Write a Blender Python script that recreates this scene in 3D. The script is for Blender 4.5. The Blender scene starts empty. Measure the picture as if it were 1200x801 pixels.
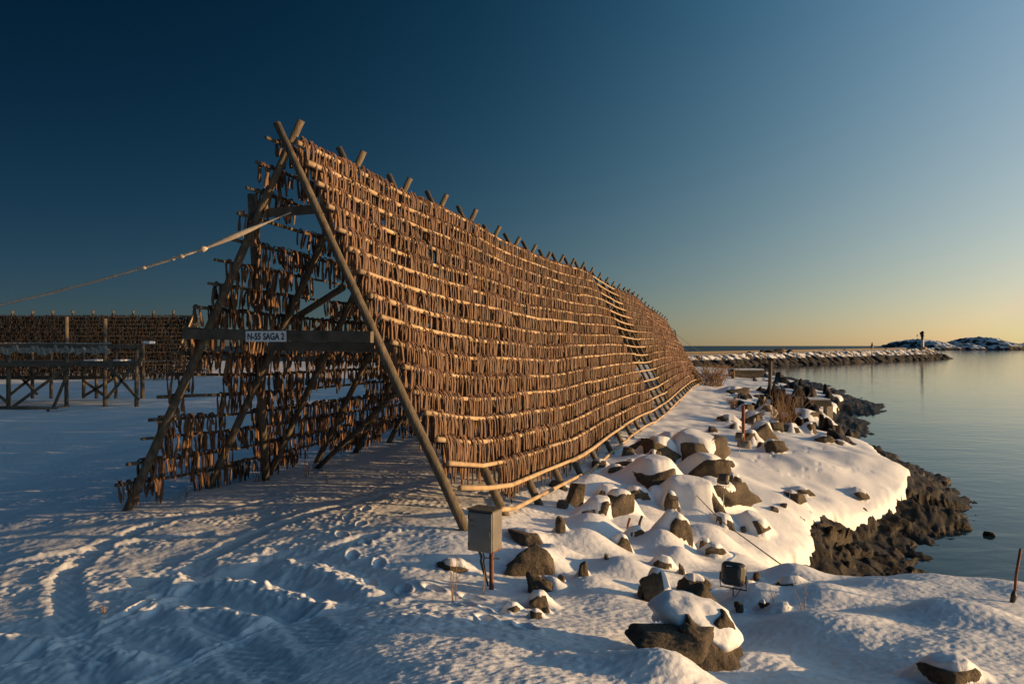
import bpy, math, random
import numpy as np

RNG = np.random.default_rng(11)
random.seed(11)
PI = math.pi
F, EYE, HOR = 800.0, 2.6, 405.0          # focal length in photo pixels, eye height, horizon row
SEA = -2.5
SC = bpy.context.scene
COL = SC.collection

# ------------------------------------------------------------------ helpers
def pt(u, v, y):
    """A point of the place, read off the photo at a chosen distance y."""
    return np.array([(u - 600) / F * y, y, EYE - (v - HOR) / F * y])

def smooth(a, b, x):
    t = np.clip((x - a) / (b - a), 0, 1)
    return t * t * (3 - 2 * t)

_perm = np.random.default_rng(5).permutation(512).astype(np.int64)
def _h(ix, iy, iz=0, s=0):
    return _perm[(_perm[(_perm[(ix + s * 17) & 511] + iy) & 511] + iz) & 511]

def noise2(x, y, s=0):
    x = np.asarray(x, float); y = np.asarray(y, float)
    ix = np.floor(x).astype(np.int64); iy = np.floor(y).astype(np.int64)
    fx = x - ix; fy = y - iy
    u = fx**3 * (fx * (6 * fx - 15) + 10); v = fy**3 * (fy * (6 * fy - 15) + 10)
    def g(dx, dy):
        a = _h(ix + dx, iy + dy, 0, s) * (2 * PI / 512)
        return np.cos(a) * (fx - dx) + np.sin(a) * (fy - dy)
    a = g(0, 0); b = g(1, 0); c = g(0, 1); d = g(1, 1)
    return 1.4 * ((a + (b - a) * u) * (1 - v) + (c + (d - c) * u) * v)

def fbm2(x, y, octv=4, s=0, gain=.5):
    t = 0; a = 1; f = 1
    for i in range(octv):
        t = t + a * noise2(x * f + i * 7.3, y * f - i * 3.1, s + i); a *= gain; f *= 2.03
    return t

def noise3(p, s=0):
    i = np.floor(p).astype(np.int64); f = p - i
    w = f**3 * (f * (6 * f - 15) + 10)
    out = 0
    for dx in (0, 1):
        for dy in (0, 1):
            for dz in (0, 1):
                h = _h(i[:, 0] + dx, i[:, 1] + dy, i[:, 2] + dz, s)
                a = h * (2 * PI / 512); c = ((h * 37) % 512) / 256 - 1; q = np.sqrt(np.maximum(0, 1 - c * c))
                d = q * np.cos(a) * (f[:, 0] - dx) + q * np.sin(a) * (f[:, 1] - dy) + c * (f[:, 2] - dz)
                k = (w[:, 0] if dx else 1 - w[:, 0]) * (w[:, 1] if dy else 1 - w[:, 1]) * (w[:, 2] if dz else 1 - w[:, 2])
                out = out + d * k
    return 1.4 * out

def fbm3(p, octv=3, s=0):
    t = 0; a = 1; f = 1
    for i in range(octv):
        t = t + a * noise3(p * f + i * 5.7, s + i); a *= .5; f *= 2.1
    return t

def worley2(x, y, s=0, off=False):
    ix = np.floor(x).astype(np.int64); iy = np.floor(y).astype(np.int64)
    f1 = np.full(np.shape(x), 9.0); f2 = f1.copy(); cid = np.zeros(np.shape(x)); ox = cid.copy(); oy = cid.copy()
    for dx in (-1, 0, 1):
        for dy in (-1, 0, 1):
            jx = ix + dx; jy = iy + dy
            h = _h(jx, jy, 0, s); h2 = _h(jx, jy, 91, s)
            qx = jx + .1 + .8 * h / 512 - x; qy = jy + .1 + .8 * h2 / 512 - y; d = np.hypot(qx, qy)
            near = d < f1; ox = np.where(near, qx, ox); oy = np.where(near, qy, oy)
            f2 = np.where(near, f1, np.minimum(f2, d)); cid = np.where(near, h / 512, cid); f1 = np.where(near, d, f1)
    return (f1, f2, cid, ox, oy) if off else (f1, f2, cid)

def mesh_np(name, V, faces, mat=None, smooth_sh=True, tint=None):
    """A mesh from numpy verts and an (n,4) or (n,3) face array, or a list of such arrays."""
    me = bpy.data.meshes.new(name)
    fl = faces if isinstance(faces, list) else [faces]
    fl = [f for f in fl if len(f)]
    nl = sum(f.size for f in fl); nf = sum(len(f) for f in fl)
    me.vertices.add(len(V)); me.vertices.foreach_set('co', np.ascontiguousarray(V, np.float32).ravel())
    me.loops.add(nl); me.loops.foreach_set('vertex_index', np.concatenate([f.ravel() for f in fl]).astype(np.int32))
    tot = np.concatenate([np.full(len(f), f.shape[1], np.int32) for f in fl])
    st = np.concatenate([[0], np.cumsum(tot)[:-1]]).astype(np.int32)
    me.polygons.add(nf); me.polygons.foreach_set('loop_start', st); me.polygons.foreach_set('loop_total', tot)
    me.polygons.foreach_set('use_smooth', np.full(nf, smooth_sh, bool))
    if tint is not None:
        at = me.attributes.new('tint', 'FLOAT', 'POINT'); at.data.foreach_set('value', np.asarray(tint, np.float32))
    me.update(); me.validate()
    if mat: me.materials.append(mat)
    return me

def link(name, me, parent=None, loc=None):
    o = bpy.data.objects.new(name, me); COL.objects.link(o)
    if loc is not None: o.location = [float(c) for c in loc]
    if parent is not None:
        o.parent = parent
    return o

def tag(o, label=None, cat=None, group=None, kind=None):
    if label: o['label'] = label
    if cat: o['category'] = cat
    if group: o['group'] = group
    if kind: o['kind'] = kind
    return o

def thing(name, label, cat, loc=(0, 0, 0), rz=0, group=None):
    o = bpy.data.objects.new(name, None); COL.objects.link(o)
    o.location = [float(c) for c in loc]; o.rotation_euler = (0, 0, rz); o.empty_display_size = .1
    return tag(o, label, cat, group)

class MB:
    """Collects tubes, boxes and prisms; build() links them as ONE mesh object."""
    def __init__(s): s.v = []; s.f = []
    def add(s, verts, faces):
        n = len(s.v); s.v += [tuple(map(float, p)) for p in verts]; s.f += [tuple(i + n for i in f) for f in faces]
        return s
    def tube(s, path, rad, sides=8, caps=True, flat=1.0, wob=0.0):
        path = [np.array(p, float) for p in path]; n = len(path)
        rad = rad if hasattr(rad, '__len__') else [rad] * n
        ph = random.random() * 6
        vs = []; prev = None
        for i, p in enumerate(path):
            t = path[min(i + 1, n - 1)] - path[max(i - 1, 0)]; t /= max(np.linalg.norm(t), 1e-9)
            if prev is None:
                a = np.array([0, 0, 1.]) if abs(t[2]) < .9 else np.array([1., 0, 0])
                e = np.cross(t, a)
            else:
                e = prev - t * np.dot(prev, t)
            e /= np.linalg.norm(e); prev = e; b = np.cross(t, e)
            for k in range(sides):
                an = 2 * PI * k / sides + ph
                r = rad[i] * (1 + wob * math.sin(3 * an + i * 2.1) + wob * random.uniform(-1, 1))
                vs.append(p + e * (r * math.cos(an)) + b * (r * flat * math.sin(an)))
        fs = []
        for i in range(n - 1):
            for k in range(sides):
                k2 = (k + 1) % sides
                fs.append((i * sides + k, i * sides + k2, (i + 1) * sides + k2, (i + 1) * sides + k))
        if caps:
            fs.append(tuple(range(sides - 1, -1, -1))); fs.append(tuple((n - 1) * sides + k for k in range(sides)))
        return s.add(vs, fs)
    def bar(s, a, b, w, h, up=(0, 0, 1), bev=0.0):
        a = np.array(a, float); b = np.array(b, float); t = b - a; t /= np.linalg.norm(t)
        e = np.cross(t, np.array(up, float)); e /= np.linalg.norm(e); q = np.cross(e, t)
        bv = bev or min(w, h) * .12
        ring = [(-w/2 + bv, -h/2), (w/2 - bv, -h/2), (w/2, -h/2 + bv), (w/2, h/2 - bv), (w/2 - bv, h/2), (-w/2 + bv, h/2), (-w/2, h/2 - bv), (-w/2, -h/2 + bv)]
        vs = [p + e * x + q * z for p in (a, b) for x, z in ring]
        fs = [(k, (k + 1) % 8, 8 + (k + 1) % 8, 8 + k) for k in range(8)] + [tuple(range(7, -1, -1)), tuple(range(8, 16))]
        return s.add(vs, fs)
    def box(s, c, d, rz=0, bev=.01):
        x, y, z = [q / 2 for q in d]; b = min(bev, x * .5, y * .5, z * .5)
        vs = []; 
        for zz, ins in ((-z, b), (-z + b, 0), (z - b, 0), (z, b)):
            for px, py in ((-x, -y), (x, -y), (x, y), (-x, y)):
                qx = px - math.copysign(ins, px); qy = py - math.copysign(ins, py)
                vs.append((c[0] + qx * math.cos(rz) - qy * math.sin(rz), c[1] + qx * math.sin(rz) + qy * math.cos(rz), c[2] + zz))
        fs = [(3, 2, 1, 0), (12, 13, 14, 15)]
        for l in range(3):
            for k in range(4):
                fs.append((l*4 + k, l*4 + (k+1) % 4, l*4 + 4 + (k+1) % 4, l*4 + 4 + k))
        return s.add(vs, fs)
    def build(s, name, mat, parent=None, sm=False):
        me = bpy.data.meshes.new(name); me.from_pydata(s.v, [], s.f); me.update()
        if mat: me.materials.append(mat)
        if sm:
            me.polygons.foreach_set('use_smooth', np.ones(len(me.polygons), bool))
            me.update()
        return link(name, me, parent)

def ordinal(n):
    w = ['', 'first', 'second', 'third', 'fourth', 'fifth', 'sixth', 'seventh', 'eighth', 'ninth', 'tenth', 'eleventh', 'twelfth', 'thirteenth',
         'fourteenth', 'fifteenth', 'sixteenth', 'seventeenth', 'eighteenth', 'nineteenth', 'twentieth']
    if n <= 20: return w[n]
    t = {2: 'twenty', 3: 'thirty', 4: 'forty', 5: 'fifty', 6: 'sixty', 7: 'seventy'}[n // 10]
    return t + ('-' + w[n % 10] if n % 10 else 'ieth')

# ------------------------------------------------------------------ materials
def mat(name, base=(.5, .5, .5), rough=.8, metal=0.0):
    m = bpy.data.materials.new(name); m.use_nodes = True
    b = m.node_tree.nodes['Principled BSDF']
    b.inputs['Base Color'].default_value = (*base, 1); b.inputs['Roughness'].default_value = rough; b.inputs['Metallic'].default_value = metal
    return m, m.node_tree, b

def N(nt, typ, **kw):
    n = nt.nodes.new(typ)
    for k, v in kw.items():
        if k in n.inputs: n.inputs[k].default_value = v
        else: setattr(n, k, v)
    return n

def ramp(nt, fac, stops):
    r = nt.nodes.new('ShaderNodeValToRGB'); e = r.color_ramp.elements
    while len(e) < len(stops): e.new(.5)
    for el, (p, c) in zip(e, stops): el.position = p; el.color = (*c, 1)
    nt.links.new(fac, r.inputs['Fac']); return r

def bump(nt, b, hsock, strength, dist, normal=None):
    n = nt.nodes.new('ShaderNodeBump'); n.inputs['Strength'].default_value = strength; n.inputs['Distance'].default_value = dist
    nt.links.new(hsock, n.inputs['Height'])
    if normal is not None: nt.links.new(normal, n.inputs['Normal'])
    nt.links.new(n.outputs['Normal'], b.inputs['Normal']); return n.outputs['Normal']

def noise_mat(name, stops, scale=4, rough=.85, bscale=30, bstr=.5, bdist=.01, stretch=None, metal=0.0, detail=6, space='Object'):
    m, nt, b = mat(name, rough=rough, metal=metal)
    tc = N(nt, 'ShaderNodeTexCoord'); src = tc.outputs[space]
    if stretch:
        mp = N(nt, 'ShaderNodeMapping'); mp.inputs['Scale'].default_value = stretch; nt.links.new(src, mp.inputs['Vector']); src = mp.outputs['Vector']
    n1 = N(nt, 'ShaderNodeTexNoise', Scale=scale, Detail=detail); nt.links.new(src, n1.inputs['Vector'])
    r = ramp(nt, n1.outputs['Fac'], stops); nt.links.new(r.outputs['Color'], b.inputs['Base Color'])
    n2 = N(nt, 'ShaderNodeTexNoise', Scale=bscale, Detail=6); nt.links.new(src, n2.inputs['Vector'])
    bump(nt, b, n2.outputs['Fac'], bstr, bdist)
    return m

M = {}
def make_materials():
    # snow
    m, nt, b = mat('snow', (.80, .82, .85), .55)
    tc = N(nt, 'ShaderNodeTexCoord')
    n1 = N(nt, 'ShaderNodeTexNoise', Scale=14.0, Detail=5.0, Roughness=.62); nt.links.new(tc.outputs['Object'], n1.inputs['Vector'])
    n2 = N(nt, 'ShaderNodeTexNoise', Scale=70.0, Detail=3.0); nt.links.new(tc.outputs['Object'], n2.inputs['Vector'])
    a = N(nt, 'ShaderNodeMath', operation='MULTIPLY_ADD'); nt.links.new(n2.outputs['Fac'], a.inputs[0]); a.inputs[1].default_value = .16; nt.links.new(n1.outputs['Fac'], a.inputs[2])
    bump(nt, b, a.outputs[0], .5, .016)
    r = ramp(nt, n1.outputs['Fac'], [(.3, (.735, .78, .84)), (.7, (.80, .835, .89))]); nt.links.new(r.outputs['Color'], b.inputs['Base Color'])
    M['snow'] = m
    # rocks
    def rock(name, cols, rough=.85, dark_low=None):
        m, nt, b = mat(name, rough=rough)
        tc = N(nt, 'ShaderNodeTexCoord'); src = tc.outputs['Object']
        n1 = N(nt, 'ShaderNodeTexNoise', Scale=3.5, Detail=8.0, Roughness=.6); nt.links.new(src, n1.inputs['Vector'])
        r = ramp(nt, n1.outputs['Fac'], cols)
        v = N(nt, 'ShaderNodeTexVoronoi', Scale=5.0, feature='DISTANCE_TO_EDGE'); 
        wn = N(nt, 'ShaderNodeTexNoise', Scale=6.0, Detail=3.0); nt.links.new(src, wn.inputs['Vector'])
        mx = N(nt, 'ShaderNodeMix', data_type='VECTOR'); mx.inputs['Factor'].default_value = .3; nt.links.new(src, mx.inputs[4]); nt.links.new(wn.outputs['Color'], mx.inputs[5]); nt.links.new(mx.outputs[1], v.inputs['Vector'])
        cr = ramp(nt, v.outputs['Distance'], [(0, (.6, .6, .6)), (.02, (1, 1, 1))])
        mu = N(nt, 'ShaderNodeMix', data_type='RGBA', blend_type='MULTIPLY'); mu.inputs['Factor'].default_value = .7
        nt.links.new(r.outputs['Color'], mu.inputs[6]); nt.links.new(cr.outputs['Color'], mu.inputs[7]); n3 = N(nt, 'ShaderNodeTexNoise', Scale=34.0, Detail=6.0, Roughness=.7); nt.links.new(src, n3.inputs['Vector'])
        gr = ramp(nt, n3.outputs['Fac'], [(.3, (.45, .45, .47)), (.5, (1, 1, 1)), (.72, (1.5, 1.45, 1.35))])
        m3 = N(nt, 'ShaderNodeMix', data_type='RGBA', blend_type='MULTIPLY'); m3.inputs['Factor'].default_value = .8
        nt.links.new(mu.outputs[2], m3.inputs[6]); nt.links.new(gr.outputs['Color'], m3.inputs[7]); col = m3.outputs[2]
        if dark_low is not None:
            g = N(nt, 'ShaderNodeNewGeometry'); pz = N(nt, 'ShaderNodeSeparateXYZ'); nt.links.new(g.outputs['Position'], pz.inputs[0])
            ad = N(nt, 'ShaderNodeMath', operation='MULTIPLY_ADD'); nt.links.new(n1.outputs['Fac'], ad.inputs[0]); ad.inputs[1].default_value = .9; nt.links.new(pz.outputs['Z'], ad.inputs[2])
            mr = N(nt, 'ShaderNodeMapRange'); mr.inputs['From Min'].default_value = dark_low; mr.inputs['From Max'].default_value = dark_low + .35; nt.links.new(ad.outputs[0], mr.inputs['Value'])
            w2 = N(nt, 'ShaderNodeMix', data_type='RGBA'); nt.links.new(mr.outputs[0], w2.inputs['Factor']); w2.inputs[6].default_value = (.018, .014, .009, 1); nt.links.new(col, w2.inputs[7]); col = w2.outputs[2]
        nt.links.new(col, b.inputs['Base Color'])
        n2 = N(nt, 'ShaderNodeTexNoise', Scale=22.0, Detail=8.0, Roughness=.65); nt.links.new(src, n2.inputs['Vector'])
        nn = bump(nt, b, n2.outputs['Fac'], .9, .05)
        bump(nt, b, cr.outputs['Color'], .5, .01, nn)
        return m
    M['boulder'] = rock('boulder_stone', [(.28, (.034, .028, .022)), (.45, (.075, .060, .043)), (.6, (.115, .092, .064)), (.75, (.20, .16, .11))])
    # (shore stone is wet and weeded below the high-water line)
    M['shore'] = rock('shore_stone', [(.25, (.010, .008, .006)), (.5, (.027, .020, .013)), (.78, (.075, .053, .031))], .6, -1.6)
    M['shore'].node_tree.nodes['Principled BSDF'].inputs['Specular IOR Level'].default_value = .22
    # woods
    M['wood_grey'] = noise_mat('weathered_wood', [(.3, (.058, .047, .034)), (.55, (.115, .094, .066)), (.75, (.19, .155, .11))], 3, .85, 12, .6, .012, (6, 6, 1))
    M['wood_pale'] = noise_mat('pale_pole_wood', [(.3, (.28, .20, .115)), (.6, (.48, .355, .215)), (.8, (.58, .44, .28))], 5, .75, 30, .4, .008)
    M['wood_dark'] = noise_mat('dark_wet_wood', [(.3, (.06, .05, .038)), (.7, (.14, .115, .085))], 5, .8, 25, .5, .01)
    # fish, tinted per fish by an attribute of its own
    def fish(name, c0, c1):
        m, nt, b = mat(name, rough=.6)
        at = N(nt, 'ShaderNodeAttribute', attribute_name='tint')
        r = ramp(nt, at.outputs['Fac'], [(0, c0), (.5, tuple((p + q) / 2 for p, q in zip(c0, c1))), (1, c1)])
        tc = N(nt, 'ShaderNodeTexCoord'); mp = N(nt, 'ShaderNodeMapping'); mp.inputs['Scale'].default_value = (40, 40, 9); nt.links.new(tc.outputs['Object'], mp.inputs['Vector'])
        n1 = N(nt, 'ShaderNodeTexNoise', Scale=1.0, Detail=4.0); nt.links.new(mp.outputs['Vector'], n1.inputs['Vector'])
        cr = ramp(nt, n1.outputs['Fac'], [(.3, (.55, .5, .48)), (.7, (1.25, 1.2, 1.15))])
        mu = N(nt, 'ShaderNodeMix', data_type='RGBA', blend_type='MULTIPLY'); mu.inputs['Factor'].default_value = 1
        nt.links.new(r.outputs['Color'], mu.inputs[6]); nt.links.new(cr.outputs['Color'], mu.inputs[7]); nt.links.new(mu.outputs[2], b.inputs['Base Color'])
        bump(nt, b, n1.outputs['Fac'], .5, .01)
        return m
    M['fish'] = fish('dried_cod_skin', (.012, .0065, .0045), (.225, .124, .070))
    M['fish_shaded'] = fish('shaded_cod_head_skin', (.006, .003, .002), (.032, .014, .008))  # red-brown heads, darkened further to put the far rack's shade into their colour
    M['fish_red'] = fish('dried_cod_head_skin', (.05, .023, .016), (.22, .105, .065))
    # metal and the rest
    m, nt, b = mat('galvanised_sheet', (.46, .46, .45), .42, .75)
    tc = N(nt, 'ShaderNodeTexCoord'); n1 = N(nt, 'ShaderNodeTexNoise', Scale=7.0, Detail=6.0); nt.links.new(tc.outputs['Object'], n1.inputs['Vector'])
    r = ramp(nt, n1.outputs['Fac'], [(.3, (.20, .19, .175)), (.7, (.30, .29, .27))]); nt.links.new(r.outputs['Color'], b.inputs['Base Color'])
    M['steel'] = m
    M['rust'] = noise_mat('rusty_steel', [(.3, (.10, .035, .018)), (.7, (.24, .085, .04))], 12, .8, 60, .5, .004)
    M['black'] = mat('black_plastic', (.03, .03, .03), .5)[0]
    M['lamp_body'] = mat('lamp_housing_grey', (.07, .07, .068), .45, .3)[0]
    M['glass'] = mat('lamp_glass', (.25, .26, .27), .12, .1)[0]
    M['white'] = mat('white_plate', (.78, .79, .80), .45)[0]
    M['ink'] = mat('navy_lettering', (.015, .02, .06), .5)[0]
    M['concrete'] = noise_mat('concrete', [(.3, (.2, .185, .16)), (.7, (.34, .31, .27))], 5, .9, 30, .4, .01)
    M['twig'] = noise_mat('dry_twig', [(.3, (.17, .10, .055)), (.7, (.36, .24, .14))], 20, .8)
    M['rope'] = noise_mat('pale_rope', [(.3, (.42, .36, .28)), (.7, (.62, .56, .47))], 30, .85, 80, .5, .004)
    M['net'] = noise_mat('grey_net', [(.3, (.16, .15, .13)), (.7, (.34, .32, .29))], 14, .9, 40, .6, .01)
    M['paint_white'] = noise_mat('weathered_white_paint', [(.3, (.55, .53, .48)), (.7, (.75, .73, .68))], 4, .6)
    M['paint_black'] = mat('black_paint', (.03, .03, .035), .5)[0]
    # sea
    m, nt, b = mat('sea_water', (.012, .035, .045), .06)
    b.inputs['IOR'].default_value = 1.333
    tc = N(nt, 'ShaderNodeTexCoord'); mp = N(nt, 'ShaderNodeMapping'); mp.inputs['Scale'].default_value = (.45, 1.0, 1); mp.inputs['Rotation'].default_value = (0, 0, .12); nt.links.new(tc.outputs['Object'], mp.inputs['Vector'])
    n1 = N(nt, 'ShaderNodeTexNoise', Scale=1.3, Detail=4.0, Roughness=.5, Distortion=.6); nt.links.new(mp.outputs['Vector'], n1.inputs['Vector'])
    n2 = N(nt, 'ShaderNodeTexNoise', Scale=.12, Detail=3.0); nt.links.new(mp.outputs['Vector'], n2.inputs['Vector'])
    mm = N(nt, 'ShaderNodeMath', operation='MULTIPLY_ADD'); nt.links.new(n2.outputs['Fac'], mm.inputs[0]); mm.inputs[1].default_value = 2.5; nt.links.new(n1.outputs['Fac'], mm.inputs[2])
    bp = N(nt, 'ShaderNodeBump'); bp.inputs['Distance'].default_value = .10; nt.links.new(mm.outputs[0], bp.inputs['Height']); nt.links.new(bp.outputs['Normal'], b.inputs['Normal'])
    sp = N(nt, 'ShaderNodeSeparateXYZ'); nt.links.new(tc.outputs['Object'], sp.inputs[0])
    def mm_(op, p, q):
        n = N(nt, 'ShaderNodeMath', operation=op)
        for k_, v_ in enumerate((p, q)):
            if isinstance(v_, (int, float)): n.inputs[k_].default_value = v_
            else: nt.links.new(v_, n.inputs[k_])
        return n.outputs[0]
    beyond = mm_('SUBTRACT', mm_('SUBTRACT', sp.outputs['Y'], mm_('MULTIPLY', sp.outputs['X'], .93)), 150.0)
    east = mm_('SUBTRACT', mm_('MULTIPLY', sp.outputs['Y'], .60), sp.outputs['X'])
    g1 = N(nt, 'ShaderNodeMapRange'); g1.inputs['From Max'].default_value = 40; nt.links.new(beyond, g1.inputs['Value'])
    g2 = N(nt, 'ShaderNodeMapRange'); g2.inputs['From Max'].default_value = 60; nt.links.new(east, g2.inputs['Value'])
    chop = mm_('MULTIPLY', g1.outputs[0], g2.outputs[0])
    nt.links.new(mm_('ADD', mm_('MULTIPLY', chop, .8), .2), bp.inputs['Strength'])
    nt.links.new(mm_('ADD', mm_('MULTIPLY', chop, .4), .06), b.inputs['Roughness'])
    M['sea'] = m
    # breakwater and islet: stone with snow lying on the flatter places
    def snowrock(name, scale, lo, hi, tide):
        m, nt, b = mat(name, rough=.8)
        g = N(nt, 'ShaderNodeNewGeometry'); sp = N(nt, 'ShaderNodeSeparateXYZ'); nt.links.new(g.outputs['Normal'], sp.inputs[0])
        pz = N(nt, 'ShaderNodeSeparateXYZ'); nt.links.new(g.outputs['Position'], pz.inputs[0])
        n1 = N(nt, 'ShaderNodeTexNoise', Scale=scale, Detail=6.0); nt.links.new(g.outputs['Position'], n1.inputs['Vector'])
        a = N(nt, 'ShaderNodeMath', operation='MULTIPLY_ADD'); nt.links.new(n1.outputs['Fac'], a.inputs[0]); a.inputs[1].default_value = .9; nt.links.new(sp.outputs['Z'], a.inputs[2])
        s = N(nt, 'ShaderNodeMapRange'); s.inputs['From Min'].default_value = lo; s.inputs['From Max'].default_value = hi; nt.links.new(a.outputs[0], s.inputs['Value'])
        t = N(nt, 'ShaderNodeMapRange'); t.inputs['From Min'].default_value = tide; t.inputs['From Max'].default_value = tide + .25; nt.links.new(pz.outputs['Z'], t.inputs['Value'])
        q = N(nt, 'ShaderNodeMath', operation='MULTIPLY'); nt.links.new(s.outputs[0], q.inputs[0]); nt.links.new(t.outputs[0], q.inputs[1])
        mx = N(nt, 'ShaderNodeMix', data_type='RGBA'); nt.links.new(q.outputs[0], mx.inputs['Factor'])
        rr = ramp(nt, n1.outputs['Fac'], [(.3, (.028, .024, .02)), (.7, (.075, .062, .048))]); tm = N(nt, 'ShaderNodeMix', data_type='RGBA'); nt.links.new(t.outputs[0], tm.inputs['Factor']); tm.inputs[6].default_value = (.012, .010, .008, 1); nt.links.new(rr.outputs['Color'], tm.inputs[7]); nt.links.new(tm.outputs[2], mx.inputs[6]); mx.inputs[7].default_value = (.8, .82, .85, 1)
        nt.links.new(mx.outputs[2], b.inputs['Base Color'])
        return m
    M['armour'] = snowrock('snowy_armour_stone', .35, 1.18, 1.28, -.75)
    M['islet'] = snowrock('snowy_islet_rock', .09, 1.22, 1.34, -.8)
make_materials()

# ------------------------------------------------------------------ the rack's frame positions (ridge straight, legs follow the ground)
NF = 31
RD = np.array([.34, 1.0]) / math.hypot(.34, 1.0)        # along the ridge
RP = np.array([RD[1], -RD[0]])                          # towards the sea
ridge_uv = np.array([(337,165),(406,197),(465,227),(524,251),(562,271),(584,286),(604,292),(624,300),(646,309),(660,312),(674,315),(684,319),(694,325),(702,331),(716,338),(728,343),(738,347),(745,351),(755,360),(762,366),(768,369),(778,376),(784,383)], float)
foot_uv = np.array([(545,618),(609,612),(636,592),(672,572),(695,560),(710,541),(725,529),(740,517),(756,505),(769,499),(776,492),(785,485),(794,475),(803,465),(812,456),(822,450)], float)
YA = 10 + 1.63 * np.arange(NF)
AX = (870 - 600) / F * YA + (337 - 870) / F * 10
AU = 600 + F * AX / YA
AZ = EYE - (np.interp(AU, ridge_uv[:, 0], ridge_uv[:, 1]) - HOR) * YA / F
AP = np.stack([AX, YA, AZ], 1)
HW_R = np.interp(np.arange(NF), [0, 12, 30], [2.85, 3.05, 3.2])
FR = np.zeros((NF, 3)); FL = np.zeros((NF, 3))
for i in range(NF):
    xy = AP[i, :2] + RP * HW_R[i]
    u = 600 + F * xy[0] / xy[1]; v = np.interp(u, foot_uv[:, 0], foot_uv[:, 1])
    FR[i] = (*xy, EYE - (v - HOR) * xy[1] / F)
    xy = AP[i, :2] - RP * 3.2
    FL[i] = (*xy, -.14 - .1 * (i > 0) - .004 * i)

# ------------------------------------------------------------------ terrain
CTRL = []
def c(x, y, z): CTRL.append((x, y, z))
def cuv(u, v, y): CTRL.append(tuple(pt(u, v, y)))
for i in range(0, NF, 3):
    c(*FR[i]); c(*FL[i])
c(*FR[1]); c(*FR[4]); c(*FR[30])
for q in [(-12,14,-.5),(-20,31,-.3),(-8,31,-.3),(-30,60,-.35),(-45,60,-.3),(-10,60,-.5),(-60,30,-.3),(-25,12,-.7),(-8,7,-.45),(-20,2,-.7),(-60,-20,.3),(-60,130,-.3),(0,130,-.7),
          (0,-1,.98),(2,-4,1.0),(-3,0,.9),(3,1,.85),(0,2.5,.82),(-6,3,-.15),(-2.6,2.5,.5),(0,-40,.8),(-20,-20,.6),(20,-20,-1.0),(40,-10,-4),
          (5,11,-1.55),(7,12,-2.2),(4,12.5,-1.45),(10,11,-2.9),(12,8,-3),(8,6,-.9),(9,4,-1.3),(15,3,-3.2),(14,12,-4),(6,1,.1),(12,-4,-1.5),
          (19,33,-3.2),(50,105,-4),(45,80,-3.6),(40,60,-4),(31,42,-4),(25,30,-5),(20,19,-5),(40,10,-6),(70,60,-6),(42,130,-3.2),(20,135,-1.6),(80,160,-7),(30,170,-5),(-20,180,-4),(-100,200,-4),(150,150,-9),(200,0,-9),(-150,80,.2),(-150,-100,.4)]: c(*q)
for q in [(752,757,4.62),(700,752,4.9),(890,801,4.75),(880,850,4.3),(790,801,4.15),(0,801,5.5),(830,870,4.05),(870,845,4.5),(420,801,4.15),(620,800,4.1),(100,700,7.6),(0,640,9.6),(280,690,7.5),(300,801,5.2),(200,760,5.7),(360,770,5.2),(400,715,5.55),(500,718,5.5),(640,758,4.95),(740,798,4.45),(500,790,4.15),(577,705,7.0),(600,735,6.2),
          (950,801,4.0),(1200,801,4.2),(1000,704,7.6),(1060,684,8.0),(1200,686,7.6),(1130,679,8.2),(950,720,6.3),(900,760,5.2),(1100,740,5.6),(1200,730,6.0),
          (700,640,10.2),(640,690,7.4),(760,720,6.7),(800,640,10.9),(850,660,10.4),(900,690,8.7),(820,600,13.9),(770,560,16.3),(871,525,23.0),(940,560,19.6),(1000,560,20.4),(1060,550,22.6),(880,620,13.4),(940,630,14.0),(900,655,11.6),
          (1000,640,15.0),(1000,672,13.4),(1060,610,18.2),(1125,648,17.2),(1131,570,25.0),(1020,520,30.0),(1030,490,48.5),(985,463,58),(968,490,40.5),(900,470,45.5),(930,447,78),(850,450,62),(850,433,92),(905,437,104)]: cuv(*q)
CTRL = np.array(CTRL)
_cc = 1.2
def _rbf(): 
    d = np.sqrt((CTRL[:, None, 0] - CTRL[None, :, 0])**2 + (CTRL[:, None, 1] - CTRL[None, :, 1])**2 + _cc**2)
    n = len(CTRL); P = np.c_[np.ones(n), CTRL[:, :2] / 50]
    A = np.block([[d - .35 * np.eye(n), P], [P.T, np.zeros((3, 3))]])
    return np.linalg.solve(A, np.r_[CTRL[:, 2], 0, 0, 0])
_W = _rbf()
def base(x, y):
    sh = np.shape(x); x = np.ravel(np.asarray(x, float)); y = np.ravel(np.asarray(y, float)); out = np.empty(len(x)); n = len(CTRL)
    for a in range(0, len(x), 40000):
        X = x[a:a + 40000]; Y = y[a:a + 40000]
        d = np.sqrt((X[:, None] - CTRL[:, 0])**2 + (Y[:, None] - CTRL[:, 1])**2 + _cc**2)
        out[a:a + 40000] = d @ _W[:n] + _W[n] + _W[n + 1] * X / 50 + _W[n + 2] * Y / 50
    return np.clip(out, -9, 1.2).reshape(sh)

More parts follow.
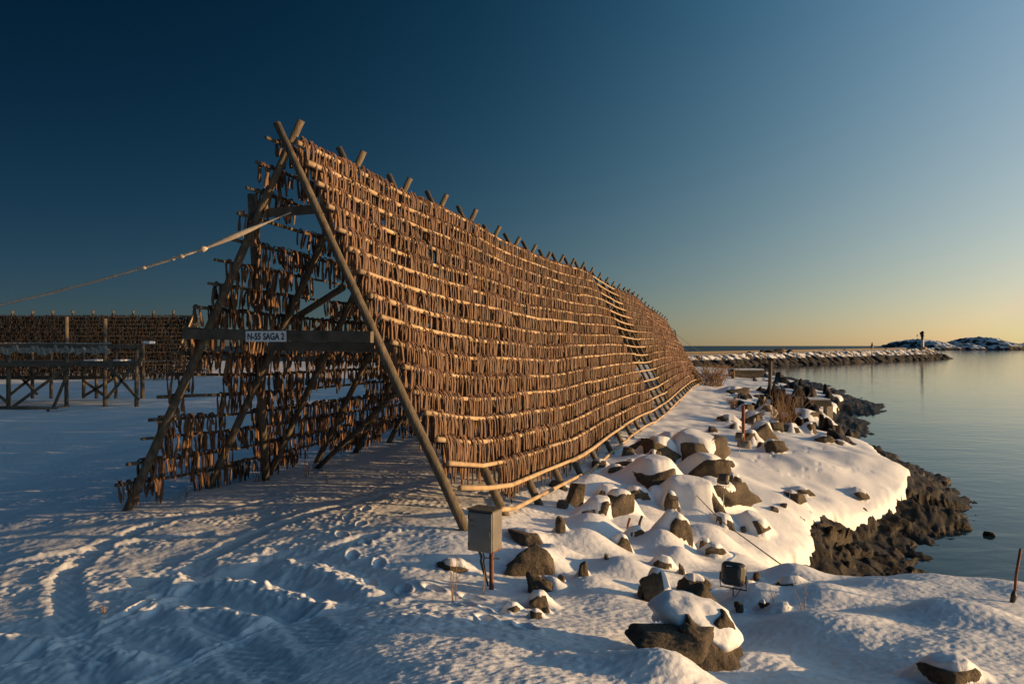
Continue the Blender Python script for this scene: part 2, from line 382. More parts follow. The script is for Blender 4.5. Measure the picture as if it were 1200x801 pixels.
# snow edge towards the sea: (photo column, row, distance)
edge_uv = [(905,436,106),(930,446,80),(965,457.5,64),(988,463,57),(978,470,50),(966,480,44),(978,490,40),(1002,505,33.5),(1022,519,29.6),(1030,533,26.5),(1066,550,22.6),(1060,560,21.0),(1046,573,19.4),(1020,586,18),(1000,596,17.2),(966,604,16.6),(945,615,15.4),(952,626,14.4),(942,640,13.4),(903,650,12.2),(905,662,11.4),(938,684,9.9),(985,690,9.3),(1005,688,9.15),(1050,668,8.9),(1100,663,9.0),(1150,668,8.8),(1200,665,8.8)]
edge = [tuple(pt(*q)[:2]) for q in edge_uv]
land = np.array([(-400, 170), (38, 128), (42, 118)] + edge + [(8.5, 7.5), (8.6, 5), (7.5, 2), (8, -6), (14, -40), (20, -200), (-400, -200)])
def sdist(x, y):
    """Signed distance to the snow's edge, positive on the snow."""
    x = np.asarray(x, float); y = np.asarray(y, float); d = np.full(x.shape, 1e9); ins = np.zeros(x.shape, bool)
    n = len(land)
    for i in range(n):
        a = land[i]; b = land[(i + 1) % n]; ab = b - a
        t = np.clip(((x - a[0]) * ab[0] + (y - a[1]) * ab[1]) / (ab @ ab), 0, 1)
        d = np.minimum(d, (x - a[0] - t * ab[0])**2 + (y - a[1] - t * ab[1])**2)
        cr = ((a[1] > y) != (b[1] > y)) & (x < (b[0] - a[0]) * (y - a[1]) / (b[1] - a[1] + 1e-12) + a[0])
        ins ^= cr
    return np.where(ins, 1, -1) * np.sqrt(d)

def ground_at(u, v, y0=2.2, y1=150):
    ys = np.geomspace(y0, y1, 1400); z = EYE - (v - HOR) / F * ys
    h = base((u - 600) / F * ys, ys) + .08
    k = np.argmax(z < h)
    return np.array([(u - 600) / F * ys[k], ys[k], h[k]])

# soft snow mounds: (photo column, row of the top, distance or None, half width px, height m)
mounds_uv = [(735,690,7.6,50,.22),(690,655,8.9,48,.22),(735,605,11.5,56,.24),(780,640,9.8,40,.30),(840,630,11.5,50,.34),(865,668,9.8,40,.18),(800,660,9.2,30,.2),
             (940,684,8.2,52,.24),(985,735,6.3,70,.17),(1050,715,6.9,75,.13),(1110,695,7.4,60,.07),(890,735,6.5,40,.14),(1000,775,5.0,110,.16),(900,790,4.5,70,.10),(1130,760,5.4,80,.18),
             (690,700,7.0,45,.12),(650,680,7.9,40,.18),(700,565,14.5,30,.2),(760,545,17.5,30,.25),(830,530,19.5,35,.3),(860,560,17,35,.2),(620,640,8.8,40,.12),(700,620,10.4,40,.25),
             (960,545,20,60,.15),(1020,545,22,50,.12),(920,590,16,40,.2),(720,725,6.3,60,.1),(640,730,6.2,60,.06),(640,770,4.6,60,.02)]
MND = []
for (u, v, y, w, h) in mounds_uv:
    MND.append(((u - 600) / F * y, y + w / F * y * .5, w / F * y, h))

SETTLE = []
MND.append((.93, 4.08, .33, .17)); MND.append((.70, 4.30, .40, .08))
BOULD = []       # filled below before the ground is built; (x, y, radius, skirt height)

track_lines = [[(205,662,7.7),(250,672,7.4),(300,688,7.0),(335,708,6.6)], [(265,668,7.5),(320,684,7.1),(370,706,6.5),(385,716,6.3)], [(0,712,6.3),(60,722,6.1),(130,742,5.7),(175,758,5.4)],
               [(20,740,5.7),(90,752,5.5),(160,752,5.5)], [(210,700,6.6),(270,712,6.4),(300,730,6.1)], [(330,655,8.0),(380,672,7.5),(430,700,6.7)]]
TR = [np.array([[(u - 600) / F * y, y] for u, v, y in L]) for L in track_lines]
def _g(L): return np.array([ground_at(u, v)[:2] for u, v in L])
GROOVE = [_g([(325,800),(262,745),(222,705),(232,660),(300,625),(390,598),(480,575)]), _g([(120,800),(80,730),(75,680),(120,640),(210,607),(330,585)]), _g([(0,668),(70,655),(150,640),(235,628)]), _g([(380,760),(345,720),(330,690),(360,655),(430,630)])]
PRINTS = []
for L_, n_ in (([(170,798),(235,765),(290,742),(350,715)], 13), ([(20,770),(90,745),(160,722),(205,690)], 11), ([(460,690),(430,660),(410,625),(420,600)], 9), ([(600,735),(555,705),(520,690)], 6), ([(890,548),(925,560),(968,551),(1015,552)], 13), ([(880,540),(930,531),(985,524)], 12)):
    Q_ = _g(L_); sl = np.r_[0, np.cumsum(np.hypot(*np.diff(Q_, axis=0).T))]
    for k_, t_ in enumerate(np.linspace(0, sl[-1], n_)):
        X_ = np.interp(t_, sl, Q_[:, 0]); Y_ = np.interp(t_, sl, Q_[:, 1]); i_ = min(np.searchsorted(sl, t_, 'right'), len(Q_) - 1); D_ = Q_[i_] - Q_[i_ - 1]; an_ = math.atan2(D_[1], D_[0])
        o_ = .11 if k_ % 2 else -.11
        PRINTS.append((X_ - math.sin(an_) * o_, Y_ + math.cos(an_) * o_, an_ + random.uniform(-.2, .2)))
def polydist(x, y, P):
    d = np.full(x.shape, 1e9)
    for a, b in zip(P[:-1], P[1:]):
        ab = b - a; t = np.clip(((x - a[0]) * ab[0] + (y - a[1]) * ab[1]) / (ab @ ab), 0, 1)
        d = np.minimum(d, (x - a[0] - t * ab[0])**2 + (y - a[1] - t * ab[1])**2)
    return np.sqrt(d)

def snow_height(x, y, sd=None):
    if sd is None: sd = sdist(x, y)
    r = np.hypot(x, y)
    B = base(x, y)
    right = smooth(-1.5, 2.5, x - (y - 9) * .1)          # the rough bank on the sea side of the rack
    h = B + .10 + .05 * fbm2(x / 2.4, y / 2.4, 2, 3) + right * .055 * fbm2(x / 1.1 + 5, y / 1.1, 2, 9)
    for (mx, my, w, hh) in MND:
        d2 = ((x - mx) / w)**2 + ((y - my) / (w * .85))**2
        h = h + hh * np.exp(-d2 * 1.4)
    up = np.zeros_like(h)
    for (bx, by, rx, ry, H, t, ex, ey, cov) in BOULD:
        rm = 2.1 * max(rx, ry)
        m = (np.abs(x - bx) < rm) & (np.abs(y - by) < rm)
        if not m.any(): continue
        dx = x[m] - bx; dy = y[m] - by
        dn = np.hypot(dx / rx, dy / ry) + .07 * noise2(x[m] / rx * 1.7, y[m] / rx * 1.7, 17)
        f = smooth(-.45, .55, (dx * ex + dy * ey) / np.maximum(np.hypot(dx, dy), 1e-6))
        dn = dn + .16 * noise2(x[m] / rx * .8 + bx, y[m] / rx * .8, 19)
        s0 = .30 + .52 * cov
        k = 1 - smooth(.42 + (s0 - .42) * f, 2.0 + (s0 + .24 - 2.0) * f, dn)
        if cov <= .04: k = k * (1 - f)
        if cov >= .95: k = 1 - smooth(.45 + .25 * f, 1.9 - .6 * f, dn)
        flat = 1 - .16 * np.clip(dn, 0, 1)**2
        amp_ = (H + t) * flat * (1 if cov > .04 else .62)
        up[m] = np.maximum(up[m], amp_ * k)
    h = h + up
    # wind crust: small pits and ripples running with the slope
    nearw = smooth(32, 5, r)
    h = h + nearw * (.008 * fbm2((x + .35 * y) / .40, (y - .35 * x) / .20, 2, 21) + (.0042 + .0025 * smooth(7, 4, r)) * fbm2((x + .4 * y) / .085, (y - .4 * x) / .042, 2, 33))
    # trodden, crumbly snow on the yard side
    yard = smooth(2.0, -1.0, x - (y - 7) * .13) * smooth(30, 14, y) * smooth(1.5, 3.5, y) * smooth(-1.0, .2, .0 * x + 1)
    dens = smooth(-.35, .35, fbm2(x / 1.5 + 2, y / .9, 3, 44))
    f1, f2, cid = worley2(x / .105, y / .085, 4)
    lumps = np.maximum(0, .62 - f1) * np.where(cid > .45, 1, .25)
    f1b, _, cib = worley2(x / .34 + 7, y / .26, 8)
    big = np.maximum(0, .45 - f1b) * (cib > .82)
    h = h + yard * (dens * .030 * lumps + .035 * big * dens + .012 * fbm2(x / .5, y / .35, 3, 51))
    for P in TR:
        m = (np.abs(x - P[:, 0].mean()) < 2.5) & (np.abs(y - P[:, 1].mean()) < 2.5)
        if m.any():
            d = polydist(x[m], y[m], P)
            rough = .6 + .8 * np.clip(fbm2(x[m] / .12, y[m] / .12, 2, 61), -1, 1)
            h[m] += .034 * np.exp(-(d / .12)**2) * np.clip(rough, 0, 2) - .05 * np.exp(-((d - .28) / .16)**2)
    for P in GROOVE:
        m = (x > P[:, 0].min() - 1) & (x < P[:, 0].max() + 1) & (y > P[:, 1].min() - 1) & (y < P[:, 1].max() + 1)
        if m.any():
            d = polydist(x[m], y[m], P) + .02 * noise2(x[m] / .2, y[m] / .2, 66)
            h[m] += -.019 * (1 - smooth(.07, .18, d)) + .008 * np.exp(-((d - .21) / .06)**2) * (1 + .8 * noise2(x[m] / .09, y[m] / .09, 67)) + .004 * np.sin((x[m] * .8 + y[m]) * 60) * (1 - smooth(.07, .14, d))
    for (px_, py_, pa_) in PRINTS:
        m = (np.abs(x - px_) < .4) & (np.abs(y - py_) < .4)
        if m.any():
            a_ = (x[m] - px_) * math.cos(pa_) + (y[m] - py_) * math.sin(pa_); b_ = -(x[m] - px_) * math.sin(pa_) + (y[m] - py_) * math.cos(pa_)
            q_ = np.hypot(a_ / .15, b_ / .065)
            kd_ = 1.0 if py_ < 14 else .42
            h[m] += kd_ * -.04 * (1 - smooth(.7, 1.1, q_)) + kd_ * .010 * np.exp(-((q_ - 1.35) / .25)**2)
    # rounded lip where the snow ends on the shore
    edge_n = sd + .5 * fbm2(x / .9, y / .9, 4, 71) * smooth(60, 10, 60 - r * .0) + .08 * noise2(x / .2, y / .2, 73)
    t = np.clip(edge_n / .55, 0, 1)
    lip = .12 * np.sqrt(np.maximum(0, 1 - (1 - t)**2)) - .12
    h = h + lip * smooth(2.0, .5, edge_n) - 1.6 * smooth(.03, -.35, edge_n)
    return h

def rock_height(x, y, sd):
    B = base(x, y); r = np.hypot(x, y)
    a = .35 * np.array(-.6); ca, sa = math.cos(-.6), math.sin(-.6)
    X = x * ca - y * sa; Y = x * sa + y * ca
    wx = .5 * fbm2(x / 1.7, y / 1.7, 2, 81); wy = .5 * fbm2(x / 1.7 + 9, y / 1.7, 2, 83)
    def facets(px, py, seed, k):
        f1, f2, cid, ox, oy = worley2(px, py, seed, True)
        t1 = np.sin(cid * 40.0); t2 = np.cos(cid * 77.0)
        return (cid - .5) + k * (ox * t1 + oy * t2) - .25 * f1 * f1 + .22 * smooth(0, .14, f2 - f1), cid
    A1, c1 = facets(X / 3.1 + wx * .6, Y / 1.7 + wy * .6, 2, .75)
    A2, c2 = facets(X / 1.15 + wx, Y / .62 + wy, 6, .8)
    A3, c3 = facets(X / .42 + wx * 2, Y / .22 + wy * 2, 12, .8)
    dome2 = np.clip(A2 + .5, 0, 1)
    amp = smooth(1.6, -.6, sd)
    fade = smooth(75, 25, r) * .6 + .4
    strat = np.abs(fbm2(X / 1.6 + wx, Y / .16 + A1 * 2, 3, 87))
    hi = .26 * A1 + .05 * A2 * fade + .04 * fbm2(x / .5, y / .5, 3, 85) * smooth(40, 15, r) - .10
    h = B + amp * hi - .05
    # bare rock showing through the snow on the far shore
    patch = smooth(24, 34, y) * smooth(7, 0, sd) + .8 * smooth(30, 44, y) * smooth(-.1, .45, fbm2(x / 5, y / 9, 2, 91)) * smooth(.5, 2.5, x - 5.5 - .34 * (y - 23))
    q = fbm2(x / 1.3, y / 2.2, 3, 95)
    h = h + np.clip(patch, 0, 1) * (1 - amp) * (1.15 * smooth(.15, .45, q) * (.6 + .4 * dome2))
    return h - smooth(2, 9, sd) * .35

def polar_grid(th, rr):
    T, R = np.meshgrid(np.radians(th), rr)
    x = R * np.sin(T); y = R * np.cos(T)
    n, m = x.shape
    idx = np.arange(n * m).reshape(n, m)
    q = np.stack([idx[:-1, :-1], idx[:-1, 1:], idx[1:, 1:], idx[1:, :-1]], -1).reshape(-1, 4)
    return x, y, q[:, ::-1]

def radii(r0, r1, fine=1.0):
    r = [r0]
    while r[-1] < r1:
        q = r[-1]
        s = .06 if q < 2.2 else fine * (.0026 if q < 7 else .0026 + (q - 7) * .00022)
        r.append(q * (1 + min(s, .05)))
    return np.array(r)

# ------------------------------------------------------------------ boulders
def ico(n):
    import bmesh
    bm = bmesh.new(); bmesh.ops.create_icosphere(bm, subdivisions=n, radius=1)
    V = np.array([v.co[:] for v in bm.verts]); Fc = np.array([[v.index for v in f.verts] for f in bm.faces]); E = np.array([[v.index for v in e.verts] for e in bm.edges]); bm.free()
    return V / np.linalg.norm(V, axis=1)[:, None], Fc, E
ICO = {n: ico(n) for n in (3, 4, 5)}

def boulder_shape(seed, lvl, soft=60, planes=6):
    r = np.random.default_rng(seed)
    D, Fc, E = ICO[lvl]
    n = r.normal(size=(planes, 3)); n /= np.linalg.norm(n, axis=1)[:, None]
    ax = np.array([[0, .15, 1], [0, 0, -1], [1, 0, .15], [-1, .1, .1], [.1, 1, 0], [.1, -1, .15]]) + r.normal(0, .22, (6, 3))
    n = np.r_[n, ax / np.linalg.norm(ax, axis=1)[:, None]]
    d = np.r_[r.uniform(.66, .95, len(n) - 6), r.uniform(.74, .95, 6)]
    q = np.maximum(D @ n.T, 1e-3) / d                     # 1/r for each plane
    def rad(k): return (np.sum(q**k, 1))**(-1 / k)
    hard = rad(soft); roundd = rad(7)
    nz = fbm3(D * 2.2 + seed * 3.1, 4, seed % 50)
    ndt = fbm3(D * 6 + seed, 3, seed % 37)
    V = D * (hard * (1 + .05 * nz + .022 * ndt - .03 * np.abs(noise3(D * 3.3 + seed, 3))))[:, None]
    V2 = D * (np.minimum(roundd * 1.04, hard * 1.0 + .02) * (1 + .03 * nz))[:, None]
    return V, V2, Fc, E

def vnormals(V, Fc):
    a = V[Fc[:, 0]]; fn = np.cross(V[Fc[:, 1]] - a, V[Fc[:, 2]] - a)
    vn = np.zeros_like(V)
    for k in range(3): np.add.at(vn, Fc[:, k], fn)
    return vn / np.maximum(np.linalg.norm(vn, axis=1), 1e-12)[:, None]

def lap(a, E, it):
    deg = np.zeros(len(a)); np.add.at(deg, E[:, 0], 1); np.add.at(deg, E[:, 1], 1)
    for _ in range(it):
        s = np.zeros_like(a); np.add.at(s, E[:, 0], a[E[:, 1]]); np.add.at(s, E[:, 1], a[E[:, 0]])
        a = .4 * a + .6 * s / deg.reshape(-1, *([1] * (a.ndim - 1)))
    return a

def largest(keep, Fc, n):
    """Only the biggest connected patch of the kept faces."""
    lab = np.arange(n); f = Fc[keep]
    while True:
        m = lab[f].min(1); new = lab.copy()
        for k in range(3): np.minimum.at(new, f[:, k], m)
        if (new == lab).all(): break
        lab = new
    v, cnt = np.unique(lab[f[:, 0]], return_counts=True)
    if not len(v): return keep
    out = keep.copy(); out[keep] = lab[f[:, 0]] == v[np.argmax(cnt)]
    return out

def make_boulder(k, u, v, w, h, cap, label, y=None, depth=None, name='boulder', seed=None, thick=None):
    """cap: 0 bare, 1 deep snow on top; v is the photo row where the stone meets the snow in front."""
    seed = seed if seed is not None else 100 + k * 7
    p = ground_at(u, v) if y is None else pt(u, v, y)
    W = w / F * p[1]; H = h / F * p[1]
    if cap >= .1: W *= 1.14; H *= .80
    rx, rz = W / 2 * 1.04, H / 2 * 1.45
    ry = depth / 2 if depth else min(max(rx, rz * .6), 1.5 * rx) * .9
    lvl = 5 if w > 60 else 4 if w > 17 else 3
    V, V2, Fc, E = boulder_shape(seed, lvl)
    a = random.uniform(-.35, .35); R = np.array([[math.cos(a), -math.sin(a), 0], [math.sin(a), math.cos(a), 0], [0, 0, 1]])
    S = np.array([rx, ry, rz])
    V = V @ R.T * S; V2 = V2 @ R.T * S
    loc = np.array([p[0], p[1] + ry * .85, p[2] + H - rz * .95])
    top = V[:, 2].max(); loc[2] = p[2] + H - top
    e = thing(name, label, 'boulder' if w > 13 else 'rock', loc)
    me = mesh_np('stone', V, Fc, M['boulder'], True); o = link('stone', me, e)
    ex, ey = random.uniform(-.65, .25), -1.0
    if 'sunlit' in label or 'seaward' in label: ex = random.uniform(.3, .7)
    n_ = math.hypot(ex, ey)
    BOULD.append((loc[0], loc[1], rx, ry, H, (thick or .03 + .09 * min(rx, .6)) * (.5 + .7 * min(cap, 1)), ex / n_, ey / n_, min(cap, 1.25)))
    SETTLE.append((e, p[0], p[1], p[2], H))
    return e

BL = [  # column, row of the foot, width, height, snow, label[, distance]
 (626,678,50,30,0,'rounded dark boulder poking from the snow behind the grey metal cabinet'),
 (640,697,30,24,.0,'dark block tucked under the rounded dark boulder behind the cabinet'),
 (617,644,38,10,0,'flat dark slab lying just above the rounded boulder by the cabinet'),
 (657,640,13,18,0,'thin upright stone sliver in the snow uphill of the rounded boulder'),
 (658,694,9,12,0,'small dark pebble-like stone below the rounded boulder by the cabinet'),
 (685,692,13,17,0,'small pointed stone with one sunlit face beside the big white mound'),
 (632,717,24,20,.25,'small slanted dark stone in front of the dark block by the cabinet'),
 (602,717,16,10,.15,'low dark stone nearest the foot of the rusty cabinet post'),
 (628,725,15,10,.2,'lowest of the small dark stones in front of the cabinet post'),
 (531,674,30,10,.25,'flat dark stone beside the dry stems, yard side of the cabinet'),
 (732,651,17,19,.1,'sharp brown stone jutting from a smooth snow slope below the rebar stakes'),
 (772,710,26,48,.1,'tall narrow brown boulder split at its foot beside the round white mound'),
 (758,706,20,18,0,'small dark stone jammed under the tall narrow boulder'),
 (711,676,6,6,0,'tiny dark stone dot on the face of the white mound'),
 (675,596,24,30,.0,'pointed dark boulder standing just below the second rack foot'),
 (661,598,15,10,0,'small stone leaning on the yard side of the pointed dark boulder'),
 (682,600,9,8,0,'small stone at the seaward foot of the pointed dark boulder'),
 (703,614,30,24,.75,'low snow-covered boulder whose seaward end shows brown in the sun'),
 (729,615,31,26,.7,'drum shaped grey boulder with a round snow cap behind the rebar stakes'),
 (799,649,32,36,.5,'sunlit square faced brown boulder under a thick snow roof'),
 (828,650,15,18,.35,'small sunlit stone just seaward of the square faced brown boulder'),
 (772,577,52,40,.55,'big snow topped boulder with broad dark face under the middle of the rack'),
 (776,541,36,34,.3,'slanting slab boulder with a snow crest close to the rack feet'),
 (823,548,56,40,.85,'wide boulder buried under domed snow with dark underside, upslope of big dark block'),
 (836,575,52,42,.35,'big dark rectangular block with a snowy top edge'),
 (865,585,18,32,.1,'upright stone leaning at the seaward side of the big dark block'),
 (846,600,50,32,.6,'snow topped boulder in front of the big dark block, behind a stake lamp'),
 (817,602,52,34,1.0,'smooth snow dome boulder with two small brown spots showing'),
 (788,601,15,28,.2,'narrow upright stone between the snow dome and the big snow topped boulder'),
 (775,590,22,14,.9,'snow smothered boulder showing only a thin grey strip beside the guy wire'),
 (754,530,17,15,.2,'small dark stone close under the rack feet, uphill of the slanting slab'),
 (738,539,15,10,0,'low dark stone beside the fifth rack foot'),
 (768,544,12,9,.3,'small stone in the gap below the slanting slab boulder'),
 (742,550,14,8,.2,'flat little stone on the snow below the low dark stone by the rack'),
 (703,549,17,10,.1,'dark stone lying alone under the lowest rail of the rack'),
 (717,588,27,18,.7,'rounded snowy boulder with dark hollow underside above the drum shaped one'),
 (757,572,22,22,.8,'snow capped boulder leaning against the big broad faced boulder'),
 (653,574,20,8,0,'long flat stone lying below the third rack foot'),
 (790,522,26,14,.75,'snow covered stone with thin dark edge near the far rack feet'),
 (837,507,12,7,0,'small lone brown stone on the open snow near the rusty post'),
 (900,521,27,30,.15,'large bare brown boulder with a sunlit seaward face behind the rusty post'),
 (882,521,18,17,.7,'snow capped stone between the rusty post and large bare boulder'),
 (909,536,20,17,.15,'cube-like brown stone in front of the large bare boulder'),
 (893,527,9,7,0,'small dark stone at the yard side of the cube-like brown stone'),
 (857,496,18,9,.3,'long low stone by the lamp stake up the shore'),
 (864,504,14,8,.1,'dark stone on the yard side of the rusty post'),
 (935,596,20,11,.1,'smooth dark stone flush with the snow near the snow edge'),
 (908,602,11,6,0,'small dark stone near the snow edge, smaller than its smooth neighbour'),
 (920,599,9,5,0,'tiny dark stone between two larger ones at the snow edge'),
 (890,629,32,22,.75,'snowy boulder with brown underside above the shore cliff'),
 (872,625,7,6,0,'tiny brown stone poking from a smooth white hump'),
 (866,464,26,11,.35,'dark jagged stone group half under snow beside the dry bush'),
 (886,497,19,17,.6,'snow topped stone pair uphill of the large bare boulder'),
 (876,484,14,12,.3,'stone at the foot of a lamp stake up the shore'),
 (903,488,18,15,.2,'brown stone at the foot of the reddish bush by the shore'),
 (912,507,18,14,.2,'brown stone seaward of the large bare boulder'),
 (930,507,18,13,.35,'snowy edged brown stone below the reddish bush'),
 (951,509,17,15,.25,'slanted brown stone alone on the seaward snow'),
 (951,491,28,9,.6,'flat snowy slab beside the concrete pillar'),
 (968,519,18,9,.2,'dark stone at the start of a short row near the snow edge'),
 (988,522,16,7,.2,'flat dark stone in the short row near the snow edge'),
 (814,699,26,25,.15,'pointed brown boulder behind the large foreground boulder'),
 (800,677,8,12,0,'small dark sliver in the snow uphill of the pointed brown boulder'),
 (879,700,22,12,.2,'flat brown stone close behind the stake floodlight'),
 (895,717,10,11,.1,'small square stone on the seaward side of the floodlight'),
 (917,721,25,8,.55,'thin flat stone with snow skin seaward of the floodlight'),
 (931,706,27,9,.45,'long thin dark stone under the buried white boulder'),
 (868,718,10,12,0,'small round stone at the foot of the floodlight stake'),
 (888,684,9,10,0,'small stone against the buried white boulder'),
 (1126,830,56,24,.6,'dark rock just showing under drifted snow on the near sea-side bank',4.0),
 (1172,676,30,10,.1,'flat brown stone on the crest of the near bank by the water'),
 (794,601,10,8,0,'small dark stone below the narrow upright stone'),
 (690,612,20,13,.45,'small snow-topped stone yard-side of the low boulder with the brown seaward end'),
 (748,588,22,15,.5,'low grey stone between the drum shaped boulder and the big snow topped boulder'),
 (800,560,20,12,.4,'flat snowy stone wedged between the big snow topped boulder and the big dark block'),
 (722,560,18,11,.35,'half buried stone below the lowest rail, yard-side of the snow capped leaning boulder'),
 (808,528,24,13,.6,'low snow capped stone upslope of the wide snow-domed boulder'),
 (852,622,20,13,.5,'low brown stone under the smooth snow dome boulder'),
 (745,640,18,12,.4,'small stone on the slope below the rebar stakes, seaward of the sharp brown one'),
 (780,672,20,14,.5,'half sunk stone uphill of the tall narrow brown boulder'),
 (840,660,22,14,.6,'snowy low stone uphill of the stake floodlight by the large foreground boulder'),
 (735,536,9,6,0,'tiny dark stone close under the fifth rack foot'),
 (640,720,10,6,0,'tiny dark stone beside the small slanted dark stone'),
 (855,549,14,9,.2,'small brown stone seaward of the wide snow-domed boulder'),
 (945,583,18,7,.3,'thin dark stone set in the sunlit snow near the shore'),
 (1012,586,18,10,.3,'brown stone on the very edge of the sunlit snow'),
]
for k, q in enumerate(BL):
    make_boulder(k, *q[:6], y=q[6] if len(q) > 6 else None, thick=.09 if q[4] > 1 else None)

_keep = BOULD; BOULD = []
_zn = snow_height(np.array([q[0] for q in _keep]), np.array([q[1] for q in _keep]))
for (e_, x_, y_, z_, H_), zn, b_ in zip(SETTLE, _zn, _keep):
    e_.location.z += float(np.clip(zn - z_, -.4, .25))
BOULD = _keep

def awash():
    p = pt(1158, 626, 18.4); e = thing('rock', 'small wet rock awash in the sea off the shore outcrop', 'rock', (p[0], p[1], SEA))
    V, _, Fc, _ = boulder_shape(333, 4); link('stone', mesh_np('stone', V * np.array([.14, .12, .12]), Fc, M['shore']), e)
awash()
# the large foreground boulder: slab, main stone and a snow mantle
def big_boulder():
    p = pt(815, 812, 4.35); p[2] = .13
    e = thing('boulder', 'large dark foreground boulder with a thick snow mantle and bare jutting slab', 'boulder', p)
    def piece(nm, seed, c_, sz, rot=0.0, lvl=5, planes=11):
        V, _, Fc, _ = boulder_shape(seed, lvl, 50, planes); V = V * np.array(sz)
        R = np.array([[math.cos(rot), 0, -math.sin(rot)], [0, 1, 0], [math.sin(rot), 0, math.cos(rot)]])
        link(nm, mesh_np(nm, V @ R.T + np.array(c_), Fc, M['boulder'], True), e)
    piece('stone', 9021, (.12, .32, .16), (.30, .36, .52))
    piece('slab', 412, (-.13, .13, .545), (.33, .24, .085), -.04, 5, 9)
    piece('side_stone', 78, (.30, .38, .36), (.12, .2, .36), .15, 4)
    piece('rear_stone', 91, (.20, .60, .58), (.18, .2, .16), -.5, 4)
    piece('small_stone', 95, (-.02, .08, .60), (.075, .1, .07), .3, 4)
    D, Fd, Ed = ICO[5]
    q = D * np.array([.40, .38, .40]) * (1 + .06 * fbm3(D * 1.6 + 3, 3, 12) - .10 * np.maximum(0, D[:, 2])**2 * (D[:, 0] > 0) * D[:, 0])[:, None]
    q = q + np.array([.06, .44, .33])
    q[:, 2] += .03 * np.exp(-((q[:, 0] + .12) / .1)**2)
    hem = .55 - .15 * smooth(.02, .26, q[:, 0]) + .05 * fbm3(q * 4, 2, 31)
    s = smooth(0, .09, q[:, 2] - hem)
    q[:, :2] = (q[:, :2] - np.array([.06, .44])) * (.70 + .30 * s)[:, None] + np.array([.06, .44])
    q += .012 * (fbm3(q * 9, 3, 55) * s)[:, None] * D
    keep = largest((s[Fd] > 0).any(1), Fd, len(q))
    link('snow_mantle', mesh_np('snow_mantle', q, Fd[keep], M['snow'], True), e)
big_boulder()

# ------------------------------------------------------------------ ground, shore rock, sea
def build_ground():
    th = np.r_[np.arange(-180, -60, 3.0), np.arange(-60, -41, .6), np.arange(-41, 41, .095), np.arange(41, 60, .5), np.arange(60, 180.01, 3.0)]
    rr = radii(.25, 420)
    x, y, q = polar_grid(th, rr)
    sd = sdist(x, y)
    z = snow_height(x, y, sd)
    bad = (sd < -1.2) | ((z < SEA - 1.2))
    keep = ~bad.ravel()[q].all(1)
    V = np.stack([x, y, z], -1).reshape(-1, 3)
    # close the disc under the camera
    n = len(th); cidx = len(V); V = np.r_[V, [[0, 0, float(z[0].mean())]]]
    fan = np.stack([np.full(n - 1, cidx), np.arange(1, n), np.arange(n - 1)], 1)
    q = q[keep]
    o = link('snow_ground', mesh_np('snow_ground', V, [q, fan], M['snow'])); tag(o, kind='structure', label='trodden snow field around the rack and down to the shore')
    # seabed and rock
    th = np.r_[np.arange(2, 46, .11), np.arange(46, 100, .6)]
    rr = radii(8, 170, 1.25)
    x, y, q = polar_grid(th, rr); sd = sdist(x, y)
    z = rock_height(x, y, sd)
    bad = (sd > 14) | (z < SEA - 2.0)
    keep = ~bad.ravel()[q].all(1)
    V = np.stack([x, y, z], -1)
    du = np.gradient(V, axis=1); dv = np.gradient(V, axis=0); nn = np.cross(du, dv); nn /= np.maximum(np.linalg.norm(nn, axis=2), 1e-9)[..., None]
    nn *= np.sign(nn[..., 2:3] + 1e-9)
    use = (sd < 2.2) & (z > SEA - 1); P = V[use]; nf = nn[use]
    ca, sa = math.cos(.5), math.sin(.5)
    Q = np.stack([P[:, 0] * ca - P[:, 2] * sa, P[:, 1], P[:, 0] * sa + P[:, 2] * ca], 1)
    k = np.clip(P[:, 1] / 22, .55, 2.2)
    wp = fbm3(P * .55, 3, 41)
    def ledge(lam, w_, kx, ky, kz, sd_):
        q_ = (kx * P[:, 0] + ky * P[:, 1] + kz * P[:, 2]) / lam + w_ * wp + .25 * fbm3(P * 1.9, 2, sd_)
        fr_ = q_ - np.floor(q_); return fr_ * (1 - smooth(.86, 1.0, fr_)) - .45
    d = .17 * ledge(1.9, 1.1, .45, .75, 1.0, 43) + .075 * ledge(.62, 2.0, .30, .85, 1.1, 47) + .06 * ledge(.5, 1.5, -.8, .5, .2, 49) + .09 * fbm3(Q * np.array([.8, .6, 1.2]), 3, 3) + .03 * fbm3(Q * np.array([5, 5, 9.]), 3, 9)
    V[use] = P + nf * ((d - .05) * smooth(2.2, .2, sd[use]))[:, None]
    V = V.reshape(-1, 3)
    o = link('shore_rock', mesh_np('shore_rock', V, q[keep], M['shore'])); tag(o, kind='structure', label='dark wet shore rock between the snow and the sea')
    r = 30000
    me = mesh_np('sea', np.array([[-r, -r, SEA], [r, -r, SEA], [r, r, SEA], [-r, r, SEA]], float), np.array([[0, 1, 2, 3]]), M['sea'], False)
    tag(link('sea', me), kind='structure', label='calm cold sea')
build_ground()
def gz(x, y):
    a = np.array([float(x)]); b = np.array([float(y)])
    return float(snow_height(a, b)[0])

